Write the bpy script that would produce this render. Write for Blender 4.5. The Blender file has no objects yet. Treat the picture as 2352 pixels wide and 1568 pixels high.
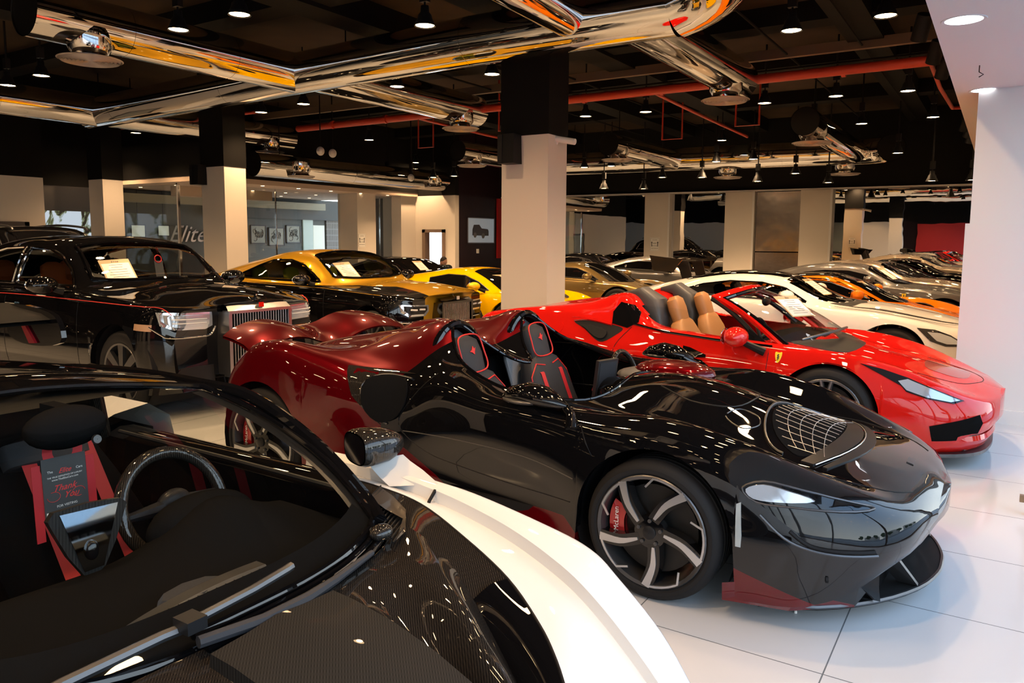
import bpy, bmesh, math, random
from mathutils import Vector, Matrix, geometry
from mathutils.bvhtree import BVHTree
random.seed(7)
S = bpy.context.scene
COL = S.collection
pi = math.pi
# ---------------------------------------------------------------- camera
FOC, PIT, ROL, YAW, PY, CAMH = 1753.29, 0.105692, 0.0063442, 0.569696, 735.484, 1.64
def cam_axes():
    c, s = math.cos(YAW), math.sin(YAW); cp, sp = math.cos(PIT), math.sin(PIT); cr, sr = math.cos(ROL), math.sin(ROL)
    A = Matrix(((c, s, 0), (-s, c, 0), (0, 0, 1)))
    B = Matrix(((1, 0, 0), (0, -sp, -cp), (0, cp, -sp)))
    Cm = Matrix(((cr, -sr, 0), (sr, cr, 0), (0, 0, 1)))
    return Cm @ B @ A
MM = cam_axes()
cd = bpy.data.cameras.new('camera'); cam = bpy.data.objects.new('camera', cd); COL.objects.link(cam)
rt, dn, fw = MM[0], MM[1], MM[2]
cam.matrix_world = Matrix(((rt[0], -dn[0], -fw[0], 0), (rt[1], -dn[1], -fw[1], 0), (rt[2], -dn[2], -fw[2], CAMH), (0, 0, 0, 1)))
cd.sensor_width = 36; cd.lens = FOC / 2352 * 36; cd.shift_y = -(784 - PY) / 2352; cd.clip_start = .02; cd.clip_end = 300
S.camera = cam
def ray(u, v): return MM.transposed() @ Vector(((u - 1176) / FOC, (v - PY) / FOC, 1))
def onz(u, v, z):
    d = ray(u, v); return d * ((z - CAMH) / d.z) + Vector((0, 0, CAMH))
# ---------------------------------------------------------------- world, daylight, exposure
W = bpy.data.worlds.new('sky'); S.world = W; W.use_nodes = True
wn = W.node_tree; bg = wn.nodes['Background']
stc = wn.nodes.new('ShaderNodeTexCoord'); ssp = wn.nodes.new('ShaderNodeSeparateXYZ'); skr = wn.nodes.new('ShaderNodeValToRGB')
skr.color_ramp.elements[0].color = (.90, .96, 1, 1); skr.color_ramp.elements[1].color = (.30, .50, .85, 1); skr.color_ramp.elements[1].position = .8
wn.links.new(stc.outputs['Generated'], ssp.inputs[0]); wn.links.new(ssp.outputs[2], skr.inputs[0]); wn.links.new(skr.outputs[0], bg.inputs[0]); bg.inputs[1].default_value = 4.1
def area(name, loc, rot, sx, sy, power, col, portal=False):
    l = bpy.data.lights.new(name, 'AREA'); l.shape = 'RECTANGLE'; l.size = sx; l.size_y = sy; l.energy = power; l.color = col
    o = bpy.data.objects.new(name, l); COL.objects.link(o); o.location = loc; o.rotation_euler = rot
    if portal: l.cycles.is_portal = True
    return o
area('shopfront_portal', (1.2, -.5, 1.65), (0, pi/2, 0), 3.1, 26.5, 1, (1, 1, 1), True)
S.view_settings.view_transform = 'Standard'; S.view_settings.look = 'None'; S.view_settings.gamma = 1
S.view_settings.use_curve_mapping = False; S.view_settings.exposure = 0.35
try:
    S.cycles.use_denoising = True; S.cycles.max_bounces = 9; S.cycles.transparent_max_bounces = 16
    S.cycles.glossy_bounces = 6; S.cycles.diffuse_bounces = 3; S.cycles.caustics_reflective = False; S.cycles.caustics_refractive = False
    S.cycles.sample_clamp_indirect = 4
except Exception: pass
# ---------------------------------------------------------------- materials
def nodes(m): return m.node_tree.nodes, m.node_tree.links
_mats = {}
def mat(name, col=(.5, .5, .5), rough=.5, metal=0, coat=0, emit=None, es=0, spec=.5, bump=None, noise=None, flake=0):
    if name in _mats: return _mats[name]
    m = bpy.data.materials.new(name); m.use_nodes = True; N, L = nodes(m); b = N['Principled BSDF']
    b.inputs['Base Color'].default_value = (*col, 1); b.inputs['Roughness'].default_value = rough; b.inputs['Metallic'].default_value = metal
    b.inputs['Specular IOR Level'].default_value = spec
    if coat: b.inputs['Coat Weight'].default_value = coat; b.inputs['Coat Roughness'].default_value = .015; b.inputs['Coat IOR'].default_value = 1.55
    if emit: b.inputs['Emission Color'].default_value = (*emit, 1); b.inputs['Emission Strength'].default_value = es
    tc = N.new('ShaderNodeTexCoord')
    if noise:
        n = N.new('ShaderNodeTexNoise'); n.inputs['Scale'].default_value = noise[0]; L.new(tc.outputs['Object'], n.inputs[0])
        r = N.new('ShaderNodeMixRGB'); r.inputs[1].default_value = (*col, 1); r.inputs[2].default_value = (*noise[1], 1)
        L.new(n.outputs[0], r.inputs[0]); L.new(r.outputs[0], b.inputs['Base Color'])
    if bump:
        n = N.new('ShaderNodeTexNoise'); n.inputs['Scale'].default_value = bump[0]; L.new(tc.outputs['Object'], n.inputs[0])
        bp = N.new('ShaderNodeBump'); bp.inputs['Strength'].default_value = bump[1]; bp.inputs['Distance'].default_value = bump[2] if len(bump) > 2 else .01
        L.new(n.outputs[0], bp.inputs['Height']); L.new(bp.outputs[0], b.inputs['Normal'])
    _mats[name] = m; return m
def paint(name, col, metal=.35, rough=.3): return mat(name, col, rough, metal, coat=1, spec=0.)
def math_n(N, L, op, a, b=0., c=None):
    n = N.new('ShaderNodeMath'); n.operation = op
    for i, v in enumerate((a, b) if c is None else (a, b, c)):
        if isinstance(v, (int, float)): n.inputs[i].default_value = v
        else: L.new(v, n.inputs[i])
    return n.outputs[0]
def xyz(m):
    N, L = nodes(m); t = N.new('ShaderNodeTexCoord'); s = N.new('ShaderNodeSeparateXYZ'); L.new(t.outputs['Object'], s.inputs[0]); return s.outputs
def mixcol(m, fac, c1, c2, target='Base Color'):
    N, L = nodes(m); r = N.new('ShaderNodeMixRGB'); L.new(fac, r.inputs[0])
    for i, c in ((1, c1), (2, c2)):
        if isinstance(c, tuple): r.inputs[i].default_value = (*c, 1)
        else: L.new(c, r.inputs[i])
    if target: L.new(r.outputs[0], N['Principled BSDF'].inputs[target])
    return r.outputs[0]
def glassmat(name, tint, refl=1.0, rough=.0):
    m = bpy.data.materials.new(name); m.use_nodes = True; N, L = nodes(m)
    for n in list(N):
        if n.type != 'OUTPUT_MATERIAL': N.remove(n)
    out = [n for n in N if n.type == 'OUTPUT_MATERIAL'][0]
    t = N.new('ShaderNodeBsdfTransparent'); t.inputs[0].default_value = (*tint, 1)
    g = N.new('ShaderNodeBsdfGlossy'); g.inputs['Roughness'].default_value = rough; g.inputs[0].default_value = (refl,) * 3 + (1,)
    f = N.new('ShaderNodeFresnel'); ge = N.new('ShaderNodeNewGeometry'); L.new(math_n(N, L, 'MULTIPLY_ADD', ge.outputs['Backfacing'], -.83333, 1.5), f.inputs[0])
    x = N.new('ShaderNodeMixShader'); L.new(f.outputs[0], x.inputs[0]); L.new(t.outputs[0], x.inputs[1]); L.new(g.outputs[0], x.inputs[2])
    L.new(x.outputs[0], out.inputs[0]); return m
def carbonmat(name, a=(.005, .0047, .0045), b=(.034, .028, .023), scale=420, gloss=True):
    m = mat(name, a, .35, 0, coat=1 if gloss else .15, spec=0. if gloss else .1); N, L = nodes(m); X = xyz(m)
    if not gloss: N['Principled BSDF'].inputs['Roughness'].default_value = .5
    d1 = math_n(N, L, 'ADD', X[0], X[1]); d2 = math_n(N, L, 'SUBTRACT', X[0], X[1])
    s1 = math_n(N, L, 'SINE', math_n(N, L, 'MULTIPLY', d1, scale * 2.)); s2 = math_n(N, L, 'SINE', math_n(N, L, 'MULTIPLY', d2, scale * .8))
    k = math_n(N, L, 'MULTIPLY_ADD', math_n(N, L, 'MULTIPLY', s1, math_n(N, L, 'MULTIPLY_ADD', s2, .35, .65)), .5, .5)
    mixcol(m, k, a, b); return m
M = dict(
 black_paint=paint('black_paint', (.0035, .0034, .004), 0, .3), grey_dark=mat('trim_black', (.009, .009, .010), .45, spec=.12),
 satin=mat('satin_black', (.014, .014, .015), .32, spec=.2), rubber=mat('tyre_rubber', (.014, .014, .015), .6, spec=.15), chrome=mat('chrome', (.82, .82, .84), .06, 1),
 duct=mat('polished_steel_duct', (.86, .84, .81), .035, 1, bump=(1.1, .1, .03)), silver=mat('machined_silver', (.62, .62, .64), .28, .9),
 gun=mat('gunmetal', (.10, .10, .105), .32, .8), red=paint('bright_red_paint', (.58, .010, .006), .0, .3),
 darkred=paint('dark_red_paint', (.095, .001, .003), .5, .3), white=paint('white_paint', (.80, .79, .77), 0, .35),
 gold=paint('gold_paint', (.50, .27, .015), .45, .3), yellow=paint('yellow_paint', (.80, .44, .0), 0, .3), orange=paint('orange_paint', (.85, .20, .003), .1, .3),
 bronze=paint('bronze_paint', (.22, .15, .055), .6, .3), grey=paint('grey_paint', (.13, .125, .125), .6, .3), taupe=paint('taupe_paint', (.16, .13, .10), .6, .3),
 glass=glassmat('clear_glass', (.93, .95, .94)), tint=glassmat('tinted_glass', (.42, .43, .42)), dark=glassmat('dark_glass', (.10, .10, .10)),
 carbon=carbonmat('gloss_carbon'), carbonm=carbonmat('matte_carbon', (.006, .006, .006), (.026, .025, .024), 380, False),
 caliper=mat('caliper_red', (.42, .01, .015), .25, .4, coat=1), disc=mat('brake_disc', (.035, .034, .033), .4, .8),
 tan=mat('tan_leather', (.42, .19, .065), .5, bump=(90, .2, .002)), orl=mat('orange_leather', (.48, .11, .02), .5), lime=mat('lime_leather', (.36, .36, .015), .5),
 alc=mat('black_alcantara', (.008, .008, .0085), .9, spec=0., bump=(300, .2, .001)), grl=mat('charcoal_leather', (.035, .036, .041), .5, spec=.15, bump=(120, .15, .002)),
 piping=mat('red_piping', (.6, .02, .015), .5), belt=mat('red_belt', (.45, .012, .02), .6), paper=mat('paper_white', (.82, .80, .76), .6),
 amber=mat('paper_header', (.52, .36, .2), .6), ink=mat('ink_black', (.03, .03, .03), .6), lens=mat('headlight_lens', (.55, .6, .66), .08, .6, coat=1),
 ledw=mat('lamp_chrome', (.75, .8, .86), .1, .8), yel=mat('badge_yellow', (.85, .62, .02), .4, coat=1), steelp=mat('steel_panel', (.52, .48, .45), .16, 1, bump=(1.6, .35, .03)),
)
def two_tone():
    m = paint('black_and_red_paint', (.0035, .0034, .004), 0, .3); N, L = nodes(m); X = xyz(m); x, y, z = X[0], X[1], X[2]
    # rear red: x + clamp < -2.66 ; front lower red wedge
    zl = math_n(N, L, 'MINIMUM', z, .56); zu = math_n(N, L, 'MAXIMUM', math_n(N, L, 'SUBTRACT', z, .80), 0)
    k = math_n(N, L, 'ADD', x, math_n(N, L, 'MULTIPLY', math_n(N, L, 'SUBTRACT', zl, .56), 1.6))
    k = math_n(N, L, 'SUBTRACT', k, math_n(N, L, 'MULTIPLY', zu, .9))
    rear = math_n(N, L, 'LESS_THAN', k, -2.74)
    lo = math_n(N, L, 'LESS_THAN', math_n(N, L, 'ADD', z, math_n(N, L, 'MULTIPLY', x, .33)), .015)
    fr = math_n(N, L, 'MULTIPLY', lo, math_n(N, L, 'MULTIPLY', math_n(N, L, 'GREATER_THAN', x, -.80), math_n(N, L, 'LESS_THAN', x, -.27)))
    fr2 = math_n(N, L, 'MULTIPLY', math_n(N, L, 'LESS_THAN', z, .30), math_n(N, L, 'MULTIPLY', math_n(N, L, 'LESS_THAN', math_n(N, L, 'ADD', x, math_n(N, L, 'MULTIPLY', z, 1.2)), -1.2), 1.))
    f = math_n(N, L, 'MAXIMUM', rear, fr); f = math_n(N, L, 'MAXIMUM', f, fr2)
    mixcol(m, f, (.0035, .0034, .004), (.10, .001, .0035)); b = N['Principled BSDF']
    L.new(math_n(N, L, 'MULTIPLY', f, .45), b.inputs['Metallic']); return m
M['elva'] = two_tone()
# ---------------------------------------------------------------- object helpers
def tag(o, label=None, cat=None, group=None, kind=None):
    if label: o['label'] = label
    if cat: o['category'] = cat
    if group: o['group'] = group
    if kind: o['kind'] = kind
    return o
def empty(name, loc=(0, 0, 0), rz=0, label=None, cat=None, group=None):
    o = bpy.data.objects.new(name, None); o.empty_display_size = .2; COL.objects.link(o); o.location = loc; o.rotation_euler = (0, 0, rz)
    return tag(o, label, cat, group)
def link(name, me, m=None, parent=None, smooth=True, auto=40):
    if m is not None:
        for x in (m if isinstance(m, (list, tuple)) else [m]): me.materials.append(M[x] if isinstance(x, str) else x)
    if smooth:
        for p in me.polygons: p.use_smooth = True
        if auto and hasattr(me, 'set_sharp_from_angle'): me.set_sharp_from_angle(angle=math.radians(auto))
    o = bpy.data.objects.new(name, me); COL.objects.link(o)
    if parent: o.parent = parent
    return o
def pydata(name, v, f, m=None, parent=None, smooth=True, auto=40, recalc=False):
    me = bpy.data.meshes.new(name); me.from_pydata([tuple(p) for p in v], [], f); me.validate()
    if recalc:
        b = bmesh.new(); b.from_mesh(me); bmesh.ops.recalc_face_normals(b, faces=b.faces); b.to_mesh(me); b.free()
    me.update(); return link(name, me, m, parent, smooth, auto)
class MB:
    def __init__(s): s.v = []; s.f = []
    def add(s, v, f, T=None):
        n = len(s.v); s.v += [tuple(T @ Vector(p)) if T else tuple(p) for p in v]; s.f += [tuple(n + i for i in q) for q in f]; return s
    def box(s, a, b, T=None):
        x0, y0, z0 = a; x1, y1, z1 = b
        return s.add([(x0, y0, z0), (x1, y0, z0), (x1, y1, z0), (x0, y1, z0), (x0, y0, z1), (x1, y0, z1), (x1, y1, z1), (x0, y1, z1)],
                     [(0, 3, 2, 1), (4, 5, 6, 7), (0, 1, 5, 4), (1, 2, 6, 5), (2, 3, 7, 6), (3, 0, 4, 7)], T)
    def grid(s, P, close=False):
        P = [list(r) for r in P]
        n, m = len(P), len(P[0]); f = []
        for i in range(n - 1):
            for j in range(m if close else m - 1):
                k = (j + 1) % m; f.append((i * m + j, i * m + k, (i + 1) * m + k, (i + 1) * m + j))
        return s.add([p for r in P for p in r], f)
    def lathe(s, prof, T=None, n=32, cap=False):
        P = [(r * math.cos(2 * pi * j / n), r * math.sin(2 * pi * j / n), z) for r, z in prof for j in range(n)]
        f = [(i * n + j, i * n + (j + 1) % n, (i + 1) * n + (j + 1) % n, (i + 1) * n + j) for i in range(len(prof) - 1) for j in range(n)]
        if cap: f += [tuple(range(n - 1, -1, -1)), tuple((len(prof) - 1) * n + j for j in range(n))]
        return s.add(P, f, T)
    def tube(s, pts, r, n=10, cap=True):
        pts = [Vector(p) for p in pts]; rr = r if isinstance(r, (list, tuple)) else [r] * len(pts); P = []; up = Vector((0, 0, 1))
        for i, p in enumerate(pts):
            t = (pts[min(i + 1, len(pts) - 1)] - pts[max(i - 1, 0)]).normalized()
            a = t.cross(up)
            if a.length < .05: a = t.cross(Vector((0, 1, 0)))
            a.normalize(); b = a.cross(t)
            P.append([p + (a * math.cos(2 * pi * j / n) + b * math.sin(2 * pi * j / n)) * rr[i] for j in range(n)])
        k = len(s.v); s.grid(P, True)
        if cap: s.f += [tuple(k + j for j in range(n)), tuple(k + (len(pts) - 1) * n + j for j in range(n - 1, -1, -1))]
        return s
    def ell(s, c, r, T=None, n=20, m=12):
        P = [[(c[0] + r[0] * math.sin(pi * i / m) * math.cos(2 * pi * j / n), c[1] + r[1] * math.sin(pi * i / m) * math.sin(2 * pi * j / n), c[2] + r[2] * math.cos(pi * i / m)) for j in range(n)] for i in range(m + 1)]
        if T: P = [[tuple(T @ Vector(q)) for q in r_] for r_ in P]
        return s.grid(P, True)
    def prism(s, poly, ax, a, b, T=None):
        n = len(poly)
        def q(p, h): return (h, p[0], p[1]) if ax == 'x' else (p[0], h, p[1]) if ax == 'y' else (p[0], p[1], h)
        return s.add([q(p, a) for p in poly] + [q(p, b) for p in poly], [tuple(range(n))[::-1], tuple(range(n, 2 * n))] + [(i, (i + 1) % n, n + (i + 1) % n, n + i) for i in range(n)], T)
    def build(s, name, m=None, parent=None, smooth=True, auto=40): return pydata(name, s.v, s.f, m, parent, smooth, auto, True)
def box(name, a, b, m, parent=None): return MB().box(a, b).build(name, m, parent, False)
def kids(o): return [c for c in bpy.data.objects if c.parent == o]
_kidmap = {}
def copy_tree(o, parent=None, allobj=None):
    c = o.copy(); COL.objects.link(c); c.parent = parent
    for ch in allobj.get(o.name, []): copy_tree(ch, c, allobj)
    return c
def dup(o, loc=None, rz=None, label=None, group=None):
    mp = {}
    for q in bpy.data.objects:
        if q.parent: mp.setdefault(q.parent.name, []).append(q)
    c = copy_tree(o, None, mp)
    if loc is not None: c.location = loc
    if rz is not None: c.rotation_euler = (0, 0, rz)
    if label: c['label'] = label
    if group: c['group'] = group
    return c
def interp(xs, ys, x):
    n = len(xs)
    if x <= xs[0]: return ys[0]
    if x >= xs[-1]: return ys[-1]
    i = 0
    while xs[i + 1] < x: i += 1
    def sl(k):
        if k == 0: return (ys[1] - ys[0]) / (xs[1] - xs[0])
        if k == n - 1: return (ys[-1] - ys[-2]) / (xs[-1] - xs[-2])
        a = (ys[k] - ys[k - 1]) / (xs[k] - xs[k - 1]); b = (ys[k + 1] - ys[k]) / (xs[k + 1] - xs[k])
        h0 = xs[k] - xs[k - 1]; h1 = xs[k + 1] - xs[k]
        return (a * h1 + b * h0) / (h0 + h1)
    h = xs[i + 1] - xs[i]; t = (x - xs[i]) / h; m0, m1 = sl(i) * h, sl(i + 1) * h
    return ys[i] * (2 * t**3 - 3 * t**2 + 1) + m0 * (t**3 - 2 * t**2 + t) + ys[i + 1] * (3 * t**2 - 2 * t**3) + m1 * (t**3 - t**2)
def curve(pts, n, closed=False):
    """smooth polyline through points of any dimension"""
    pts = [tuple(p) for p in pts]; out = []; N_ = len(pts); D = len(pts[0])
    seg = N_ if closed else N_ - 1
    for s_ in range(seg):
        def P(i): return pts[i % N_] if closed else pts[max(0, min(N_ - 1, i))]
        p0, p1, p2, p3 = P(s_ - 1), P(s_), P(s_ + 1), P(s_ + 2)
        for q in range(n):
            t = q / n; out.append(tuple(.5 * (2 * p1[d] + (p2[d] - p0[d]) * t + (2 * p0[d] - 5 * p1[d] + 4 * p2[d] - p3[d]) * t * t + (3 * p1[d] - p0[d] - 3 * p2[d] + p3[d]) * t**3) for d in range(D)))
    if not closed: out.append(pts[-1])
    return out
def inpoly(p, poly):
    x, y = p; c = False; j = len(poly) - 1
    for i in range(len(poly)):
        if (poly[i][1] > y) != (poly[j][1] > y) and x < (poly[j][0] - poly[i][0]) * (y - poly[i][1]) / (poly[j][1] - poly[i][1]) + poly[i][0]: c = not c
        j = i
    return c
def text(name, s, T, size, m, parent=None, shear=0, ext=.0005, align='CENTER', sx=1):
    c = bpy.data.curves.new(name, 'FONT'); c.body = s; c.size = size; c.extrude = ext; c.shear = shear; c.align_x = align; c.align_y = 'CENTER'; c.resolution_u = 3
    o = bpy.data.objects.new(name, c); COL.objects.link(o)
    me = bpy.data.meshes.new_from_object(o.evaluated_get(bpy.context.evaluated_depsgraph_get())); bpy.data.objects.remove(o)
    me.transform(T @ Matrix.Diagonal((sx, 1, 1, 1))); return link(name, me, m, parent, False)
def frame(o, x, y):
    x = Vector(x).normalized(); z = x.cross(Vector(y)).normalized(); y = z.cross(x)
    return Matrix(((x.x, y.x, z.x, o[0]), (x.y, y.y, z.y, o[1]), (x.z, y.z, z.z, o[2]), (0, 0, 0, 1)))
# ---------------------------------------------------------------- car builder
def expand(row):
    if isinstance(row[1], tuple): return row[0], list(row[1:])
    x, Wd, zb, s3, z3, y4, z4, y5, z5, y6, z6, z7, z8 = row
    return x, [(Wd - .05, zb), (Wd, zb + .3 * (z3 - zb)), (Wd, zb + .7 * (z3 - zb)), (Wd - s3, z3), (y4, z4), (y5, z5), (y6, z6), (y6 * .5, z7), (0, z8)]
class Car:
    def __init__(s, root, rows, arches, step=.045, sub=4, sweep=(0, 1, 0, 1), sharp=(), bulge=.03):
        s.root = root; R = [expand(r) for r in rows]; s.arches = arches
        kx = [-r[0] for r in R]; nr = len(R[0][1])
        L = kx[-1]; xs = [i * step for i in range(int(L / step) + 1)] + [L]
        xs = [a * a / .25 if a < .25 else a for a in xs]
        for xw, zc, rad in arches:
            xs = [a for a in xs if abs(a + xw) > rad + .012] + [-xw + (rad + .0) * math.cos(t * pi / 26) for t in range(27)] + [-xw + rad + .012, -xw - rad - .012]
        xs = sorted(set(round(a, 5) for a in xs)); s.rows = []
        Wm = max(p[0] for r in R for p in r[1])
        for a in xs:
            ctl = [(interp(kx, [r[1][k][0] for r in R], a), interp(kx, [r[1][k][1] for r in R], a)) for k in range(nr)]
            ctl = [(max(0, p[0]), p[1]) for p in ctl]
            out = []; nlow = 0
            brk = [0] + [k for k in sharp if 0 < k < nr - 1] + [nr - 1]
            for b0, b1 in zip(brk[:-1], brk[1:]):
                seg = ctl[b0:b1 + 1]
                if b1 == nr - 1: seg = seg + [(-seg[-2][0], seg[-2][1])]
                c = curve(seg, sub)
                if b1 == nr - 1: c = c[:(b1 - b0) * sub + 1]
                out += c[:-1]
                last = c[-1]
            out.append(last); J = 3 * sub
            for xw, zc, rad in arches:
                d = abs(-a - xw)
                if d <= rad + 1e-6:
                    za = zc + math.sqrt(max(0, rad * rad - d * d)); low = out[:J + 1]
                    if za > low[0][1]:
                        k = 0
                        while k < J and low[k + 1][1] < za: k += 1
                        if k < J:
                            f = (za - low[k][1]) / max(1e-6, low[k + 1][1] - low[k][1]); t0 = k + max(0, min(1, f))
                        else: t0 = J - .01
                        new = []
                        for q in range(J + 1):
                            t = t0 + (J - t0) * q / J; i = min(int(t), J - 1); g = t - i
                            new.append((low[i][0] * (1 - g) + low[i + 1][0] * g, low[i][1] * (1 - g) + low[i + 1][1] * g))
                        out[:J + 1] = new
            r0 = out[0]; out = [(max(0, r0[0] - .05), r0[1] + .004)] + out
            def sw(y):
                k = (min(1, y / Wm)) ** 3
                return -(sweep[0] * k * max(0, 1 - a / sweep[1]) ** 1.5) + sweep[2] * k * max(0, 1 - (L - a) / sweep[3]) ** 1.5
            s.rows.append([(-a + sw(p[0]), p[0], p[1]) for p in out])
        n = len(s.rows[0]); s.v = []; s.f = []; m = 2 * n - 1
        full = [[(p[0], p[1], p[2]) for p in r] + [(p[0], -p[1], p[2]) for p in r[-2::-1]] for r in s.rows]
        g = MB(); g.grid(full); K = 6
        for r, sg in ((full[0], 1), (full[-1], -1)):
            P = []
            for j in range(n):
                a, b = r[j], r[m - 1 - j]
                P.append([(a[0] + sg * bulge * (1 - (2 * k / K - 1) ** 2) * (1 if j < n - 1 else 0), a[1] + (b[1] - a[1]) * k / K, a[2]) for k in range(K + 1)])
            g.grid(P)
        s.v, s.f = g.v, g.f; s.L = L; s.W = Wm
        s.bvh = BVHTree.FromPolygons([Vector(p) for p in s.v], s.f)
        s.cen = [sum((Vector(s.v[i]) for i in q), Vector()) / len(q) for q in s.f]; s.keep = [True] * len(s.f)
    def cut(s, poly, how, cond=None):
        for i, c in enumerate(s.cen):
            p = (c.x, c.z) if how[0] == 'y' else (c.x, c.y) if how == 'z' else (c.y, c.z)
            if how == 'y-' and c.y > 0 or how == 'y+' and c.y < 0: continue
            if inpoly(p, poly) and (cond is None or cond(c)): s.keep[i] = False
    def body(s, m, name='body'):
        return pydata(name, s.v, [f for f, k in zip(s.f, s.keep) if k], m, s.root, True, 50, True)
    def hit(s, p, how, off=.004):
        if how == 'y-': o, d = Vector((p[0], -3, p[1])), Vector((0, 1, 0))
        elif how == 'y+': o, d = Vector((p[0], 3, p[1])), Vector((0, -1, 0))
        elif how == 'z': o, d = Vector((p[0], p[1], 4)), Vector((0, 0, -1))
        elif how == 'x': o, d = Vector((2, p[0], p[1])), Vector((-1, 0, 0))
        else: o, d = Vector((-9, p[0], p[1])), Vector((1, 0, 0))
        l, n, i, dist = s.bvh.ray_cast(o, d)
        if l is None:
            if how[0] == 'y': q = Vector((p[0], s.W * (-.9 if how == 'y-' else .9), p[1]))
            elif how == 'z': q = Vector((p[0], p[1], .8))
            elif how == 'x': q = Vector((-.1, p[0], p[1]))
            else: q = Vector((-s.L + .1, p[0], p[1]))
            l, n, i, dist = s.bvh.find_nearest(q)
        if n.dot(d) > 0: n = -n
        return l + n * off * .6 - d * off * .6
    def patch(s, name, poly, how, m, off=.004, res=.06, thick=.012, parent=None, label=None):
        P = []
        for i in range(len(poly)):
            a, b = Vector(poly[i]), Vector(poly[(i + 1) % len(poly)]); k = max(1, int((b - a).length / res + .5))
            P += [a.lerp(b, q / k) for q in range(k)]
        n = len(P); x0 = min(p.x for p in P); x1 = max(p.x for p in P); y0 = min(p.y for p in P); y1 = max(p.y for p in P); pts = list(P)
        i = x0 + res * .5
        while i < x1:
            j = y0 + res * .5
            while j < y1:
                if inpoly((i, j), poly) and all((Vector((i, j)) - q).length > res * .4 for q in P): pts.append(Vector((i, j)))
                j += res
            i += res
        r = geometry.delaunay_2d_cdt(pts, [(q, (q + 1) % n) for q in range(n)], [], 1, 1e-6)
        v2, f = r[0], r[2]; f = [q for q in f if len(q) >= 3]
        V = [s.hit(p, how, off) for p in v2]; F = [tuple(q) for q in f]
        if thick:
            ec = {}
            for q in F:
                for a, b in zip(q, q[1:] + q[:1]): ec[(a, b)] = 1
            bd = [(a, b) for (a, b) in ec if (b, a) not in ec]; idx = {}
            inn = {'y-': Vector((0, 1, 0)), 'y+': Vector((0, -1, 0)), 'z': Vector((0, 0, -1)), 'x': Vector((-1, 0, 0)), '-x': Vector((1, 0, 0))}[how]
            for a, b in bd:
                for q in (a, b):
                    if q not in idx: idx[q] = len(V); V.append(V[q] + inn * thick)
                F.append((a, idx[a], idx[b], b))
        o = pydata(name, V, F, m, parent or s.root, True, 45)
        if label: o['label'] = label
        return o
    def patch2(s, name, poly, how, m, **k):
        if how[0] == 'y': return [s.patch(name, poly, 'y-', m, **k), s.patch(name, poly, 'y+', m, **k)]
        mir = [(p[0], -p[1]) for p in poly][::-1] if how == 'z' else [(-p[0], p[1]) for p in poly][::-1]
        return [s.patch(name, poly, how, m, **k), s.patch(name, mir, how, m, **k)]
    def cord(s, name, pts, how, m, r=.006, off=.0, parent=None, n=6, res=.05):
        P = []
        for a, b in zip(pts[:-1], pts[1:]):
            a, b = Vector(a), Vector(b); k = max(1, int((b - a).length / res + .5)); P += [a.lerp(b, q / k) for q in range(k)]
        P.append(Vector(pts[-1]))
        return MB().tube([s.hit(p, how, off) for p in P], r, n).build(name, m, parent or s.root)
    def cord2(s, name, pts, m, r=.006, off=0.): return [s.cord(name, pts, h, m, r, off) for h in ('y-', 'y+')]
    def chassis(s, W=.55, zt=.5, well=.34):
        a = s.arches
        g = MB().box((-s.L + .35, -W, .14), (-.35, W, zt)); x0, x1 = a[1][0] + a[1][2], a[0][0] - a[0][2]
        g.box((x0 + .01, -s.W + .09, .14), (x1 - .01, s.W - .09, .3)); g.build('chassis', 'grey_dark', s.root, False)
        for xw, zc, rad in a:
            for sg in (-1, 1):
                g = MB(); g.grid([[(xw + (rad + .01) * math.cos(t), sg * y, zc + (rad + .01) * math.sin(t)) for t in [pi * q / 16 - .15 * pi * (1 - q / 8) * 0 for q in range(-3, 20)]] for y in (s.W - .05, W - .04)])
                g.build('wheel_arch', 'grey_dark', s.root)
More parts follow.
